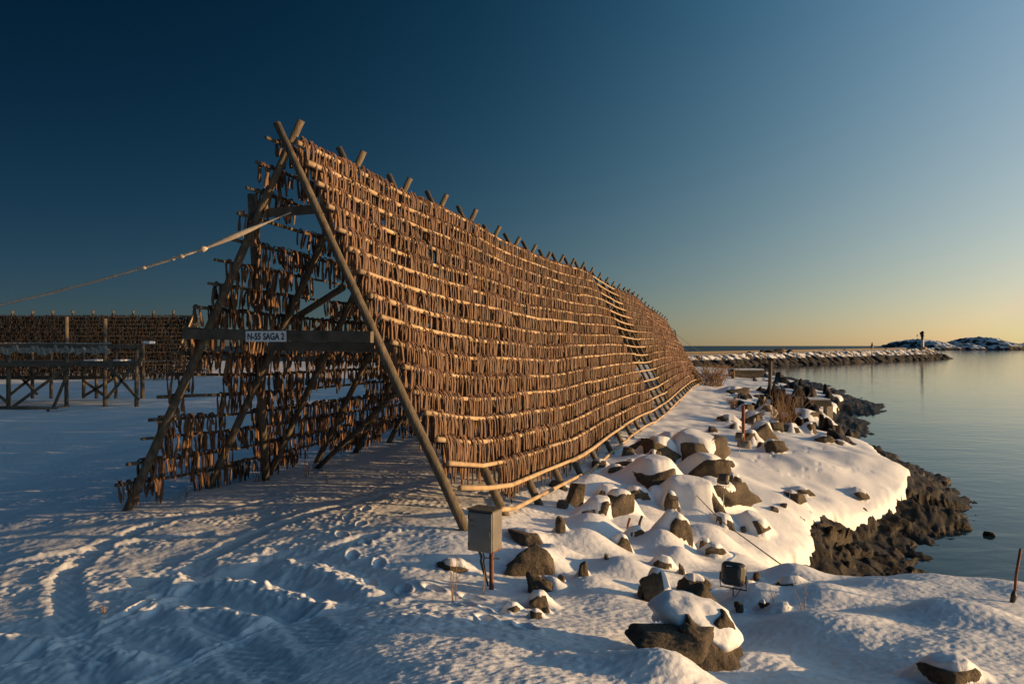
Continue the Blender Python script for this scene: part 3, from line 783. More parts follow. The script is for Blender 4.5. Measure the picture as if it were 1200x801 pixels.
# ------------------------------------------------------------------ dried cod: meshes
def fish_pair(seed, lod):
    """One tied pair: two split bodies hanging either side of the rail, tails crossing above it. Rail along X, outside is -Y."""
    r = np.random.default_rng(seed); V = []; Q = []; T = []
    ring, sides = ((8, 8), (5, 5))[lod]
    for sgn in (-1, 1):
        L = r.uniform(.40, .64); x0 = r.uniform(-.022, .022); lean = r.uniform(-.16, .16); yaw = r.uniform(-1.0, 1.0); wid = r.uniform(.024, .042); tw = r.uniform(-1.1, 1.1)
        t = np.linspace(0, 1, ring)
        wprof = np.interp(t, [0, .12, .25, .5, .75, .92, 1], [.85, .72, .55, .72, 1, .90, .66]) * wid
        dprof = np.interp(t, [0, .12, .3, .7, 1], [.12, .30, .38, .52, .36]) * wid
        zc = .088 - t * (L + .088)
        yc = sgn * np.interp(t, [0, .17, .3, 1], [-.1, .9, 1.0, .8]) * .062
        xc = x0 + lean * t * L + .01 * np.sin(t * 5 + seed) * t + np.where(t < .1, -sgn * .014, 0)
        tv = r.uniform(0, 1)
        n0 = len(V)
        for i in range(ring):
            a0 = yaw + tw * t[i]
            for k in range(sides):
                a = 2 * PI * k / sides
                px = math.cos(a) * wprof[i] * (1 + .16 * r.uniform(-1, 1)); py = math.sin(a) * dprof[i] * (1 - .5 * (math.cos(a * 2 + 1) > .6) * (t[i] > .45))
                V.append((xc[i] + px * math.cos(a0) - py * math.sin(a0), yc[i] + px * math.sin(a0) * .6 + py * math.cos(a0), zc[i] + (r.uniform(-.05, .03) if i == ring - 1 else 0)))
                T.append(np.clip(tv + r.uniform(-.16, .16), 0, 1))
        for i in range(ring - 1):
            for k in range(sides):
                k2 = (k + 1) % sides
                Q.append((n0 + i * sides + k, n0 + (i + 1) * sides + k, n0 + (i + 1) * sides + k2, n0 + i * sides + k2))
    return np.array(V), np.array(Q), np.array(T)
NV = 16
FISH = {l: [fish_pair(50 + i, l) for i in range(NV)] for l in (0, 1)}

def fish_batch(name, pos, ang, scale, var, tint, lod, material):
    """All the given pairs as one mesh."""
    Vs, Qs, Ts = [], [], []; n = 0
    for k in range(NV):
        s = np.where(var == k)[0]
        if not len(s): continue
        V, Q, T = FISH[lod][k]
        ca, sa = np.cos(ang[s])[:, None], np.sin(ang[s])[:, None]
        X = (V[None, :, 0] * ca - V[None, :, 1] * sa) + pos[s, 0:1]
        Y = (V[None, :, 0] * sa + V[None, :, 1] * ca) + pos[s, 1:2]
        Z = V[None, :, 2] * scale[s][:, None] + pos[s, 2:3]
        Vs.append(np.stack([X, Y, Z], -1).reshape(-1, 3)); m = len(V)
        Qs.append((Q[None] + (np.arange(len(s)) * m)[:, None, None] + n).reshape(-1, 4)); n += m * len(s)
        Ts.append(np.clip(T[None] * .55 + tint[s][:, None] * .45, 0, 1).ravel())
    return mesh_np(name, np.concatenate(Vs), np.concatenate(Qs), material, True, np.concatenate(Ts))

# ------------------------------------------------------------------ the rack
NROW = 16
def rail_pt(side, row, s, out=.13):
    """Point on rail `row` of a slope at station s (fractional frame number)."""
    i = np.clip(np.floor(s).astype(int), 0, NF - 2); f = s - i
    Ft = FR if side > 0 else FL
    fr = .012 + row * .0603 if row < NROW else .975
    P = AP + (Ft - AP) * fr
    # the slope's outward direction
    p = P[i] * (1 - f)[:, None] + P[i + 1] * f[:, None]
    n = np.array([RP[0] * side * .88, RP[1] * side * .88, .47])
    return p + n * out

def build_rack():
    root = thing('drying_rack', 'tall A-framed wooden fish drying rack running along the snowy shore', 'drying rack', (AP[0, 0], AP[0, 1], 0))
    bx = np.array([AP[0, 0], AP[0, 1], 0.])
    def leg(top, foot, r0, r1, ext=.42, name='leg'):
        d = (top - foot) / np.linalg.norm(top - foot)
        a = foot - d * .35; b = top + d * ext
        pts = [a + (b - a) * t + np.array([random.uniform(-1, 1), random.uniform(-1, 1), 0]) * .012 for t in np.linspace(0, 1, 7)]
        m = MB(); m.tube([p - bx for p in pts], list(np.linspace(r1, r0, 7)), 12, wob=.03); m.build(name, M['wood_grey'], root, True)
    for i in range(NF):
        k = 1.0 if i < 14 else .95
        off = np.array([RD[0], RD[1], 0]) * .085
        leg(AP[i] - off, FR[i] - off, .054 * k, .072 * k, random.uniform(.42, .50) if i else .27)
        leg(AP[i] + off, FL[i] + off, .054 * k, .072 * k, random.uniform(.36, .44) if i else .36)
    # crossbeams of the end frame and some inner frames
    def beam(a, b, w, h): m = MB(); m.bar(a - bx, b - bx, w, h); m.build('crossbeam', M['wood_dark'], root)
    def onleg(i, side, z, over=0):
        Ft = FR if side > 0 else FL
        t = (AP[i, 2] - z) / (AP[i, 2] - Ft[i, 2]); p = AP[i] + (Ft[i] - AP[i]) * t
        return p + np.array([RP[0], RP[1], 0]) * side * over
    o2 = np.array([RD[0], RD[1], 0]) * -.22
    beam(onleg(0, -1, 2.78, .12) + o2, onleg(0, 1, 2.72, .02) + o2, .09, .155)
    beam(onleg(0, -1, 2.60, -1.2) - o2 * 1.1, onleg(0, 1, 2.57, .06) - o2 * 1.1, .08, .14)
    beam(onleg(0, -1, 4.62, .0) - o2, onleg(0, 1, 4.62, .1) - o2, .06, .13)
    for i in (3, 6, 9, 12, 16, 20, 24, 30):
        beam(onleg(i, -1, 2.7, .1) + o2, onleg(i, 1, 2.7, .1) + o2, .08, .16)
    # props and braces inside the near bays
    def prop(a, b, r, name='brace'):
        m = MB(); a = np.array(a); b = np.array(b)
        m.tube([a - bx + (b - a) * t + np.array([random.uniform(-1, 1), random.uniform(-1, 1), 0]) * .012 for t in np.linspace(0, 1, 6)], r, 10, wob=.03); m.build(name, M['wood_grey'], root, True)
    prop(pt(311, 566, 13.6), pt(296, 228, 11.0), .075, 'prop')
    prop(pt(371, 549, 15.2), pt(470, 455, 13.5), .055)
    prop(pt(402, 337, 12.0), pt(318, 390, 13.5), .06)
    prop(pt(440, 338, 14.5), pt(360, 395, 15.5), .06)
    for i in (2, 4, 7, 10, 13, 17, 21, 25):
        prop(FR[i] + np.array([-.6, .5, .0]), FR[i] * .7 + AP[i] * .3 + np.array([-.15, -.2, 0]), .055)
    # rails: long poles, four bays each, overlapping
    segs = []
    for side in (1, -1):
        for row in range(NROW + (1 if side > 0 else 0)):
            s = .02 if side > 0 else -(.05 + .11 * random.random())
            if row == NROW: s = .35
            first = True
            while s < NF - 1 - .2:
                L = random.uniform(3.2, 4.6) if not first else random.uniform(1.5, 4.2)
                e = min(s + L, NF - 1 + .15)
                segs.append((side, row, s, e)); first = False
                s = e - random.uniform(.12, .3)
    def rail_mesh(mb, side, row, s, e):
        k = max(4, int((e - s) * 2))
        ss = np.linspace(s, e, k)
        P = rail_pt(side, row, ss, .13 if side > 0 else .15) - bx
        P = P + np.c_[np.zeros((k, 2)), RNG.uniform(-.006, .006, k)] + np.array([0, 0, random.uniform(-.03, .03)])
        r = random.uniform(.033, .041) * (.66 if side < 0 else 1) * (1.08 if row >= NROW - 1 else 1)
        mb.tube(P, list(np.linspace(r * 1.08, r * .85, k)), 9 if s < 8 else 6, wob=.05)
    key = [-(math.hypot(*rail_pt(a, b, np.array([(c_ + d_) / 2]))[0][:2]) + (3 if a < 0 else 0)) for a, b, c_, d_ in segs]
    order = np.argsort(key)[::-1]
    near = set(order[:99].tolist())
    far = MB()
    for j, (a, b, c_, d_) in enumerate(segs):
        if j in near:
            m = MB(); rail_mesh(m, a, b, c_, d_); m.build('rail', M['wood_pale'] if a > 0 else M['wood_grey'], root, True)  # shaded-slope rails get darker wood, their shade put into the colour
        else: rail_mesh(far, a, b, c_, d_)
    o = far.build('rail', M['wood_pale'], root, True); o['kind'] = 'stuff'

    # --- fish hung along every rail
    rows = []
    for side in (1, -1):
        for row in range(NROW):
            if side > 0 and row >= NROW - 1: continue
            s = -.01 if side > 0 else -.12
            n = 0; gap = 0
            while s < NF - 1:
                step = (random.uniform(.044, .074) if random.random() > .05 else random.uniform(.1, .2)) / 1.72
                s += step
                if side < 0:
                    nz = float(noise2(np.array([s * 1.1]), np.array([row * 3.7]), 5)[0])
                    if nz < -.32 or random.random() < .14 or (s < .06 and random.random() < .72): continue
                else:
                    if 11.95 + .04 * (row % 2) < s < 15.1 + .06 * (row % 3): continue
                    if random.random() < .06 or (abs(s - round(s) - .05) < .045 and random.random() < .8): continue
                    nz = float(noise2(np.array([s * 1.5]), np.array([row * 2.7]), 8)[0])
                    if row == 14 and s < 2.0 and nz < .0: continue
                rows.append((side, row, s))
    rows = np.array(rows)
    pos = np.zeros((len(rows), 3))
    for side in (1, -1):
        for row in range(NROW):
            k = (rows[:, 0] == side) & (rows[:, 1] == row)
            if k.any(): pos[k] = rail_pt(side, row, rows[k, 2], .13 if side > 0 else .15)
    n = len(rows)
    ang0 = math.atan2(RD[1], RD[0])
    ang = ang0 + RNG.normal(0, .16, n) + np.where(RNG.random(n) < .5, PI, 0)
    scale = np.clip(RNG.normal(.84, .15, n), .5, 1.2)
    pos[:, :2] += RP * (RNG.normal(0, .016, n) * rows[:, 0])[:, None]
    scale = np.where(rows[:, 0] < 0, scale * .66, scale)
    # whole stretches were hung with smaller or larger fish
    scale *= 1 + .12 * noise2(rows[:, 2] * .35, rows[:, 1] * 1.3 + rows[:, 0] * 9, 15)
    var = RNG.integers(0, NV, n)
    tint = np.clip(.5 + .35 * noise2(rows[:, 2] * .5, rows[:, 1] * .9, 25) + RNG.normal(0, .30, n), 0, 1)
    dist = np.hypot(pos[:, 0], pos[:, 1]) + np.abs(pos[:, 2] - EYE) * .15 + np.where(rows[:, 0] < 0, 1.2, 0)
    sel = np.argsort(dist)[:298]
    pick = np.zeros(n, bool); pick[sel] = True
    red = (rows[:, 2] > 18.3) & (rows[:, 0] > 0)
    meshes = []
    for k in range(NV):
        V, Q, T = FISH[0][k]; meshes.append(mesh_np('dried_cod', V, Q, M['fish'], True, np.clip(T * .6 + .2 + .1 * RNG.normal(), 0, 1)))
    cnt = {}
    for j in sorted(sel.tolist(), key=lambda q: (rows[q, 0], rows[q, 1], rows[q, 2])):
        side, row, s = rows[j]; kk = (side, row); cnt[kk] = cnt.get(kk, 0) + 1
        o = bpy.data.objects.new('dried_cod_pair', meshes[var[j]]); COL.objects.link(o)
        o.location = pos[j]; o.rotation_euler = (0, 0, ang[j]); o.scale = (1, 1, scale[j])
        tag(o, '%s dried cod from the near end on the %s rail below the ridge, %s' % (ordinal(cnt[kk]), ordinal(int(row)), 'sunlit slope' if side > 0 else 'shaded slope') if row else
            '%s dried cod from the near end on the ridge rail, %s' % (ordinal(cnt[kk]), 'sunlit slope' if side > 0 else 'shaded slope'), 'dried fish', 'tied pairs of dried cod hung on the rails')
    parts = []
    rest = ~pick
    for nm, msk, mt in (('near', rest & ~red & (rows[:, 2] < 7), 'fish'), ('far', rest & ~red & (rows[:, 2] >= 7), 'fish'), ('red', rest & red, 'fish_red')):
        lod = 0 if nm == 'near' else 1
        parts.append((fish_batch('dried_fish', pos[msk], ang[msk], scale[msk], var[msk], tint[msk], lod, M[mt])))
    # one object: join the three meshes' data
    import bmesh
    bm = bmesh.new(); me = bpy.data.meshes.new('dried_fish'); off = 0
    tot = []
    for k, p in enumerate(parts):
        nb = len(bm.faces); bm.from_mesh(p)
        if k == 2:
            bm.faces.ensure_lookup_table()
            for f in bm.faces[nb:]: f.material_index = 1
    bm.to_mesh(me); bm.free(); me.materials.append(M['fish']); me.materials.append(M['fish_red'])
    tag(link('dried_fish', me), 'rows of dried cod covering the rest of the long rack', 'dried fish', kind='stuff')
    return root
rack = build_rack()

# ------------------------------------------------------------------ sign on the crossbeam
def text_mesh(body, size, ext=.002, spacing=1.0):
    cu = bpy.data.curves.new('lettering', 'FONT'); cu.body = body; cu.size = size; cu.extrude = ext; cu.offset = size * .03; cu.align_x = 'CENTER'; cu.align_y = 'CENTER'; cu.space_character = spacing
    o = bpy.data.objects.new('tmp', cu); COL.objects.link(o); bpy.context.view_layer.update()
    me = bpy.data.meshes.new_from_object(o.evaluated_get(bpy.context.evaluated_depsgraph_get())); bpy.data.objects.remove(o)
    me.name = 'lettering'; return me
def build_sign():
    p = pt(311.5, 394, 9.72)
    ang = math.atan2(RP[1], RP[0]) + .06
    e = thing('sign', 'small white sign with dark letters fixed to the crossbeam', 'sign', p, ang)
    W, H = 52 / F * 9.85 * 1.03, 12.5 / F * 9.72
    m = MB(); m.box((0, 0, 0), (W, .012, H), 0, .002); m.build('plate', M['white'], e)
    for sx_ in (-.47, .47):
        m = MB(); m.tube([(W * sx_, -.012, 0), (W * sx_, -.004, 0)], .006, 8); m.build('screw', M['rust'], e)
    for word, c_, w_ in (('N-55', -.285, .33), ('SAGA 2', .20, .52)):
        me = text_mesh(word, H * .86, .001, 1.0); me.materials.append(M['ink'])
        V = np.array([v.co[:] for v in me.vertices]); sx = W * w_ / (V[:, 0].max() - V[:, 0].min())
        V = np.c_[(V[:, 0] - (V[:, 0].max() + V[:, 0].min()) / 2) * sx + c_ * W, -.0085 - V[:, 2] * .5, (V[:, 1] - (V[:, 1].max() + V[:, 1].min()) / 2)]
        me.vertices.foreach_set('co', V.astype(np.float32).ravel()); me.update(); link('lettering', me, e)
build_sign()

# ------------------------------------------------------------------ rope from the rack
def build_rope():
    a = pt(341, 249, 9.75); b = pt(300, 268, 9.6); c0 = pt(237, 292, 9.7); d = pt(0, 357, 10.2); g = np.array([-26, 12.5, -.1])
    e = thing('guy_rope', 'pale guy rope with a doubled strap tied to the shaded rack slope', 'rope', a)
    P = [b, c0]
    for t in np.linspace(0, 1, 12)[1:]:
        q = c0 + (d - c0) * t; q[2] -= .04 * math.sin(PI * t); P.append(q)
    for t in np.linspace(0, 1, 8)[1:]: P.append(d + (g - d) * t)
    m = MB(); m.tube([p - a for p in P[1:]], .021, 7, wob=.12); m.build('rope', M['rope'], e, True)
    m = MB()
    S = [a + (c0 - a) * t for t in np.linspace(0, 1, 16)]
    m.tube([p - a for p in S], [.010, .012, .015, .018, .022, .03, .038, .046, .052, .056, .056, .052, .045, .036, .028, .022], 8, flat=.7); m.build('strap', M['rope'], e, True)
    for t, s in ((0, .05), (.10, .04), (.14, .035), (.28, .04), (.42, .03)):
        q = c0 + (d - c0) * t; q[2] -= .04 * math.sin(PI * t)
        dd = (d - c0) / np.linalg.norm(d - c0); m = MB()
        m.tube([q - dd * s * 1.6 - a, q - dd * s * .5 - a, q + dd * s * .5 - a, q + dd * s * 1.6 - a], [s * .3, s * .9, s * .7, s * .3], 8, wob=.15)
        m.build('knot', M['rope'], e, True)
build_rope()

# ------------------------------------------------------------------ metal cabinet on its post
def build_cabinet():
    y = 6.95; foot = pt(576, 706, y); x0, y0 = foot[0], foot[1]
    z0 = gz(x0, y0)
    zb = EYE - (645 - HOR) / F * y; zt = EYE - (597 - HOR) / F * y
    e = thing('utility_cabinet', 'grey sheet metal cabinet on a rusty post in front of the rack', 'cabinet', (x0, y0, z0), math.radians(-28))
    W, D, H = .285, .19, zt - zb; zc = (zb + zt) / 2 - z0
    ox = -.075
    m = MB(); m.box((ox, 0, zc), (W, D, H), 0, .006); m.build('body', M['steel'], e)
    m = MB(); m.box((ox, -D / 2 - .009, zc - .003), (W - .012, .018, H - .022), 0, .004); d = m.build('door', M['steel'], e)
    m = MB(); m.box((ox - .075, -D / 2 - .0205, zc + H * .36), (.09, .004, .05), 0, .001); m.build('label_plate', M['concrete'], d)
    m = MB(); m.box((ox + W * .40, -D / 2 - .022, zc - .01), (.014, .012, .06), 0, .003); m.build('handle', M['steel'], d)
    for zz_ in (-.34, .34):
        m = MB(); m.tube([(ox - W * .46, -D / 2 - .020, zc + H * zz_ - .022), (ox - W * .46, -D / 2 - .020, zc + H * zz_ + .022)], .006, 8); m.build('hinge', M['rust'], d, True)
    m = MB(); m.box((ox - .075, -D / 2 - .0205, zc + H * .20), (.09, .004, .018), 0, .001); m.build('label_plate', M['concrete'], d)
    m = MB(); m.box((ox, -.005, zc + H / 2 + .006), (W + .018, D + .03, .012), 0, .004); m.build('lid', M['wood_dark'], e)
    m = MB(); m.box((ox, 0, zc - H / 2 + .012), (W + .012, D + .012, .012), 0, .003); m.build('bottom_rim', M['rust'], e)
    m = MB(); m.tube([(0, 0, -.3), (0, 0, zb - z0 + .02)], .024, 14); m.build('post', M['rust'], e, True)
    m = MB(); m.box((0, 0, zb - z0 - .075), (.17, .012, .012), .3, .002); m.build('bracket', M['steel'], e)
    for k, (dx, q) in enumerate(((-.09, .05), (-.06, .035), (-.12, .06))):
        m = MB(); P = []
        for t in np.linspace(0, 1, 10):
            P.append((dx * (1 - t)**1.5 - .028 - q * math.sin(PI * t) * .5 * (t > .3), -.04 + .01 * k, (zb - z0) * (1 - t * (.75 + .08 * k))))
        m.tube(P, .008, 6); m.build('cable', M['black'], e, True)
build_cabinet()

# ------------------------------------------------------------------ lamps on stakes
def lamp(u, vtop, vfoot, y, wpx, label, yaw, tilt=.25, hang=False):
    f = pt(u, vfoot, y); z0 = gz(f[0], f[1]) - .02; s = wpx / F * y
    e = thing('floodlight', label, 'floodlight', (f[0], f[1], z0), yaw)
    zc = EYE - (vtop - HOR) / F * y - z0 + (-s * .42)
    ct, st = math.cos(tilt), math.sin(tilt)
    def P(x, y_, z): return (x, y_ * ct - z * st, zc + y_ * st + z * ct)
    m = MB(); w = s / 2; h = s * .47
    ringA = [(-w, 0, -h * .82), (w, 0, -h * .82), (w, 0, h * .8), (-w, 0, h * .8)]
    vs = []
    for (yy, k) in ((-.02 * s, 1.0), (.10 * s, 1.02), (.22 * s, .95), (.36 * s, .72), (.42 * s, .5)):
        n = 5
        cx, cz = w * k, h * k
        for (sx, sz) in ((-1, -1), (1, -1), (1, 1), (-1, 1)):
            for t in range(4):
                a = {(-1, -1): PI, (1, -1): 1.5 * PI, (1, 1): 0, (-1, 1): .5 * PI}[(sx, sz)] + t / 3 * PI / 2
                rr_ = .22 * s * k
                vs.append(P(sx * (cx - rr_) + rr_ * math.cos(a), yy, sz * (cz - rr_) + rr_ * math.sin(a)))
    fs = []
    for l in range(4):
        for k in range(16): fs.append((l*16+k, l*16+(k+1) % 16, (l+1)*16+(k+1) % 16, (l+1)*16+k))
    fs += [tuple(range(15, -1, -1)), tuple(64 + k for k in range(16))]
    m.add(vs, fs); hsg = m.build('housing', M['lamp_body'], e)
    m = MB(); vs2 = [P(x, -.035 * s, z) for x, z in ((-w*.86, -h*.8), (w*.86, -h*.8), (w*.86, h*.8), (-w*.86, h*.8))] + [P(x, -.021 * s, z) for x, z in ((-w*.86, -h*.8), (w*.86, -h*.8), (w*.86, h*.8), (-w*.86, h*.8))]
    m.add(vs2, [(3, 2, 1, 0), (4, 5, 6, 7), (0, 1, 5, 4), (1, 2, 6, 5), (2, 3, 7, 6), (3, 0, 4, 7)]); m.build('glass', M['glass'], hsg)
    if wpx > 20:
        m = MB(); m.box((w * .25, .30 * s, 0), (.22 * s, .012, .2 * s), 0, .002)
        m.v = [P(a, .30 * s * 1.0 + (b - .30 * s) + .075 * s, c_ + h * .42) for a, b, c_ in m.v]; m.build('rating_plate', M['white'], hsg)
    zb = zc - h * 1.25
    m = MB(); r = .022 * s
    m.tube([P(-w * 1.06, .1 * s, 0), P(-w * 1.06, .1 * s, -h * .6), (-w * 1.06, .08 * s, zb), (0, .08 * s, zb), (w * 1.06, .08 * s, zb), P(w * 1.06, .1 * s, -h * .6), P(w * 1.06, .1 * s, 0)], r * 1.3, 6); m.build('bracket', M['black'], e)
    m = MB(); m.tube([(0, .08 * s, zb), (0, .08 * s, -.25)], max(.008, .028 * s), 8); m.build('stake', M['steel'], e, True)
    m = MB(); m.tube([(-w * .7, .15 * s, zb + .1 * s), (-w * .2, .12 * s, zb - .3 * s), (-.02, .09 * s, zb - .7 * s)], r * .8, 5); m.build('cable', M['black'], e, True)
lamp(860, 660, 722, 6.6, 28, 'boxy grey floodlight on a thin stake behind the large foreground boulder', 2.6, .3)
lamp(848, 556, 601, 13.6, 13, 'floodlight on a stake among the boulders, in front of the big dark block', 2.5, .35)
lamp(867, 507, 541, 20.5, 10, 'floodlight on a stake by the rusty post', 2.3, .25)
lamp(881, 489, 514, 26, 9, 'floodlight on a stake uphill of the rusty post, beside the reddish bush', 2.4, .3)
lamp(893, 464, 482, 38, 8, 'smallest and farthest floodlight on a stake near the weathered post', 2.4, .3)

# ------------------------------------------------------------------ posts, stakes, planks, pillar
def simple(name, label, cat, parts):
    e = thing(name, label, cat, parts[0][3])
    for nm, mb, mt, _ in parts: mb.build(nm, mt, e, nm in ('post', 'stake', 'pole'))
    return e
def stake_post(u, v0, v1, y, r, name, label, cat, mt, tilt=(0, 0), base_sz=None):
    f = pt(u, v1, y); z0 = gz(f[0], f[1]); H = (v1 - v0) / F * y
    e = thing(name, label, cat, (f[0], f[1], z0))
    m = MB(); m.tube([(0, 0, -.2), (tilt[0] * .5 + random.uniform(-.01, .01), tilt[1] * .5, H * .5), (tilt[0], tilt[1], H)], r, 10, wob=.04); m.build('shaft', M[mt], e, True)
    if base_sz:
        V, _, Fc, _ = boulder_shape(5, 3, 30, 6); link('footing', mesh_np('footing', V * np.array(base_sz), Fc, M['concrete']), e)
    return e
stake_post(871, 477, 526, 22.5, .055, 'iron_post', 'rusty brown iron post standing in a concrete footing on the snow', 'post', 'rust', base_sz=(.22, .2, .24))
stake_post(747, 594, 610, 11.2, .022, 'rebar_stake', 'blackish rebar stake leaning beside a drum shaped boulder', 'stake', 'black', (.08, .0))
stake_post(734, 598, 613, 11.0, .020, 'rebar_stake', 'rust red rebar stake leaning in front of a drum shaped boulder', 'stake', 'rust', (.06, 0))
e = stake_post(902, 424, 458, 56, .15, 'timber_post', 'weathered thick timber post with snow clinging to it on the far shore', 'post', 'wood_grey', (.05, 0))
stake_post(859, 428, 439, 72, .2, 'mooring_post', 'short stout post at the yard side of the snowy far landing', 'post', 'wood_grey')
e = stake_post(1186, 655, 716, 6.3, .012, 'marker_stick', 'thin reddish marker stick leaning in the snow bank by the water', 'stick', 'rust', (.11, .04))
m = MB(); m.tube([(.0, 0, .0), (.012, 0, .06), (.02, 0, .10)], [.02, .026, .014], 8, wob=.15); m.build('wrapping', M['black'], e, True)

def plank_stage():
    p = pt(945, 470, 44); z = p[2]
    e = thing('plank_stage', 'dark plank landing with snow on top joined to a concrete pillar', 'landing', p)
    w = 46 / F * 44
    m = MB(); m.box((0, 0, -.06), (w, 1.6, .36), -.03, .02); m.build('deck', M['wood_dark'], e)
    m = MB(); m.box((.05, .1, .16), (w * .97, 1.4, .1), -.03, .045); m.build('snow_cover', M['snow'], e)
    m = MB(); m.box((w / 2 - .1, -.5, -.75), (.42, .4, 1.25), .2, .04); m.build('pillar', M['concrete'], e)
    m = MB(); m.box((-.1, .25, -.2), (w * .96, .9, .25), -.03, .05); m.build('rubble_footing', M['wood_dark'], e)
plank_stage()
def landing():
    p = pt(874, 434.5, 76)
    e = thing('jetty', 'low snowy timber jetty at the tip of the far shore', 'jetty', p)
    m = MB(); m.box((0, 0, 0), (3.4, 2.0, .2), .02, .03); m.build('deck', M['wood_dark'], e)
    m = MB(); m.box((.02, .05, .2), (3.2, 2.2, .12), .02, .05); m.build('snow_cover', M['snow'], e)
    m = MB(); m.box((0, .1, -.4), (3.2, 2.0, .6), .02, .05); m.build('rubble_footing', M['wood_dark'], e)
landing()

def wire():
    A = [pt(765, 533, 18.5), pt(790, 553, 16.2), pt(845, 610, 11.8), pt(900, 650, 9.7), pt(950, 686, 8.1)]
    m = MB(); P = []
    for a, b in zip(A[:-1], A[1:]):
        for t in np.linspace(0, 1, 6)[:-1]: P.append(a + (b - a) * t)
    P.append(A[-1]); m.tube(P, .009, 6)
    tag(m.build('guy_wire', M['black'], None, True), 'dark guy wire running from the rack down over the boulders', 'wire')
wire()

# ------------------------------------------------------------------ dry stems and bushes
def stems(u, v, y, hpx, n, spread, label, name='dry_weed', cat='dry plant', rad=.004, twigs=3):
    f = pt(u, v, y); z0 = gz(f[0], f[1]); H = hpx / F * y
    m = MB()
    for k in range(n):
        a = random.uniform(0, 2 * PI); d = random.uniform(.1, 1) * spread; x0 = random.uniform(-.5, .5) * spread * .6; y0 = random.uniform(-.5, .5) * spread * .6
        h = H * random.uniform(.6, 1)
        P = [(x0 + d * math.cos(a) * t**1.4 + random.uniform(-1, 1) * .03 * H, y0 + d * math.sin(a) * t**1.4, h * t - .05 * (t == 0)) for t in np.linspace(0, 1, 5)]
        m.tube(P, list(np.linspace(rad, rad * .4, 5)), 5)
        for j in range(random.randint(0, twigs)):
            i = random.randint(1, 3); q = np.array(P[i]); b = random.uniform(0, 2 * PI); l = h * random.uniform(.12, .35)
            m.tube([q, q + np.array([math.cos(b) * l * .5, math.sin(b) * l * .5, l * .5]), q + np.array([math.cos(b) * l * .7, math.sin(b) * l * .7, l])], [rad * .6, rad * .5, rad * .3], 4)
    o = m.build(name, M['twig'], None, True); o.location = (f[0], f[1], z0)
    return tag(o, label, cat)
stems(533, 716, 6.3, 62, 4, .06, 'tall dry stems in the snow beside a flat stone near the cabinet')
stems(568, 700, 6.7, 45, 2, .1, 'two thin bleached stems leaning beside the cabinet post')
stems(300, 572, 13.4, 30, 8, .25, 'dry stalks at the foot of the upright rack prop')
stems(358, 561, 14.0, 28, 8, .22, 'dry stalks on trodden snow between the upright prop and the slanting brace')
stems(383, 571, 13.0, 22, 4, .08, 'single sprig of dry stalks standing seaward of the inner stalks')
stems(218, 598, 11.9, 12, 6, .12, 'short dry tuft at the foot of the second shaded leg')
stems(835, 462, 52, 27, 110, 2.2, 'bushy brown winter shrub beside the far end of the rack', 'dry_shrub', 'shrub', .017, 8)
stems(916, 508, 30, 46, 44, 1.3, 'sparse reddish shrub rising among stones by the plank landing', 'dry_shrub', 'shrub', .009, 7)
stems(860, 477, 36, 16, 26, .7, 'low dry tuft alone on the snow uphill of the rusty post', 'dry_shrub', 'shrub', .014, 3)
stems(941, 732, 6.1, 28, 3, .06, 'few thin stalks on the near bank seaward of the floodlight')
stems(905, 722, 6.2, 22, 2, .12, 'bent pale stalk beside the small square stone')
stems(748, 795, 4.6, 24, 2, .05, 'fine stalks in front of the jutting slab of the large boulder')
stems(28, 795, 4.2, 60, 1, .05, 'lone thin stalk in the shaded trodden snow')
stems(122, 690, 6.7, 10, 6, .08, 'tiny tuft in the middle of the trodden yard snow')

# ------------------------------------------------------------------ the rack behind
def far_rack():
    y = 60.0; zt = EYE - (370 - HOR) / F * y; N2 = 18; sp = 1.77; x1 = (227 - 600) / F * y
    e = thing('drying_rack', 'distant dark drying rack standing across the snow behind the plank staging', 'drying rack', (x1, y, -.3))
    hw = 3.3; H = zt + .3
    for i in range(N2):
        for s in (-1, 1):
            m = MB(); a = np.array([-i * sp + s * .08, s * hw, -.3]); b = np.array([-i * sp + s * .08, 0, H]); d = (b - a) / np.linalg.norm(b - a)
            m.tube([a, (a + b) / 2, b + d * .5], .075, 8, wob=.04); m.build('leg', M['wood_grey'], e, True)
    P = []
    for s in (-1, 1):
        for r in range(15):
            fr = .02 + r * .0625
            y_ = s * (hw * fr + .12); z_ = H * (1 - fr) + .05
            m = MB(); m.tube([(.6, y_, z_), (-N2 * sp * .5, y_, z_ - .02), (-(N2 - 1) * sp - .5, y_, z_)], .028, 6); m.build('rail', M['wood_dark'], e, True)
            x = .3
            while x > -(N2 - 1) * sp:
                x -= random.uniform(.05, .085)
                if random.random() > .12: P.append((x1 + x, y + y_ + random.uniform(-.08, .03) * s * -1, -.3 + z_ + random.uniform(-.05, .1)))
    P = np.array(P); n = len(P)
    me = fish_batch('dried_fish', P, RNG.normal(0, .5, n) + np.where(RNG.random(n) < .5, PI, 0), RNG.uniform(.65, 1.0, n), RNG.integers(0, NV, n), RNG.random(n)**2, 1, M['fish_shaded'])
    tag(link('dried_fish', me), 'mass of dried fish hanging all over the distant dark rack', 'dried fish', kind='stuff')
    m = MB(); a = np.array([.4, -3.2, -.2]); b = np.array([.15, -.3, H + .1]); m.tube([a + np.array([-1.3, 0, 0]), b], .07, 8); m.build('end_pole', M['wood_pale'], e, True)
far_rack()

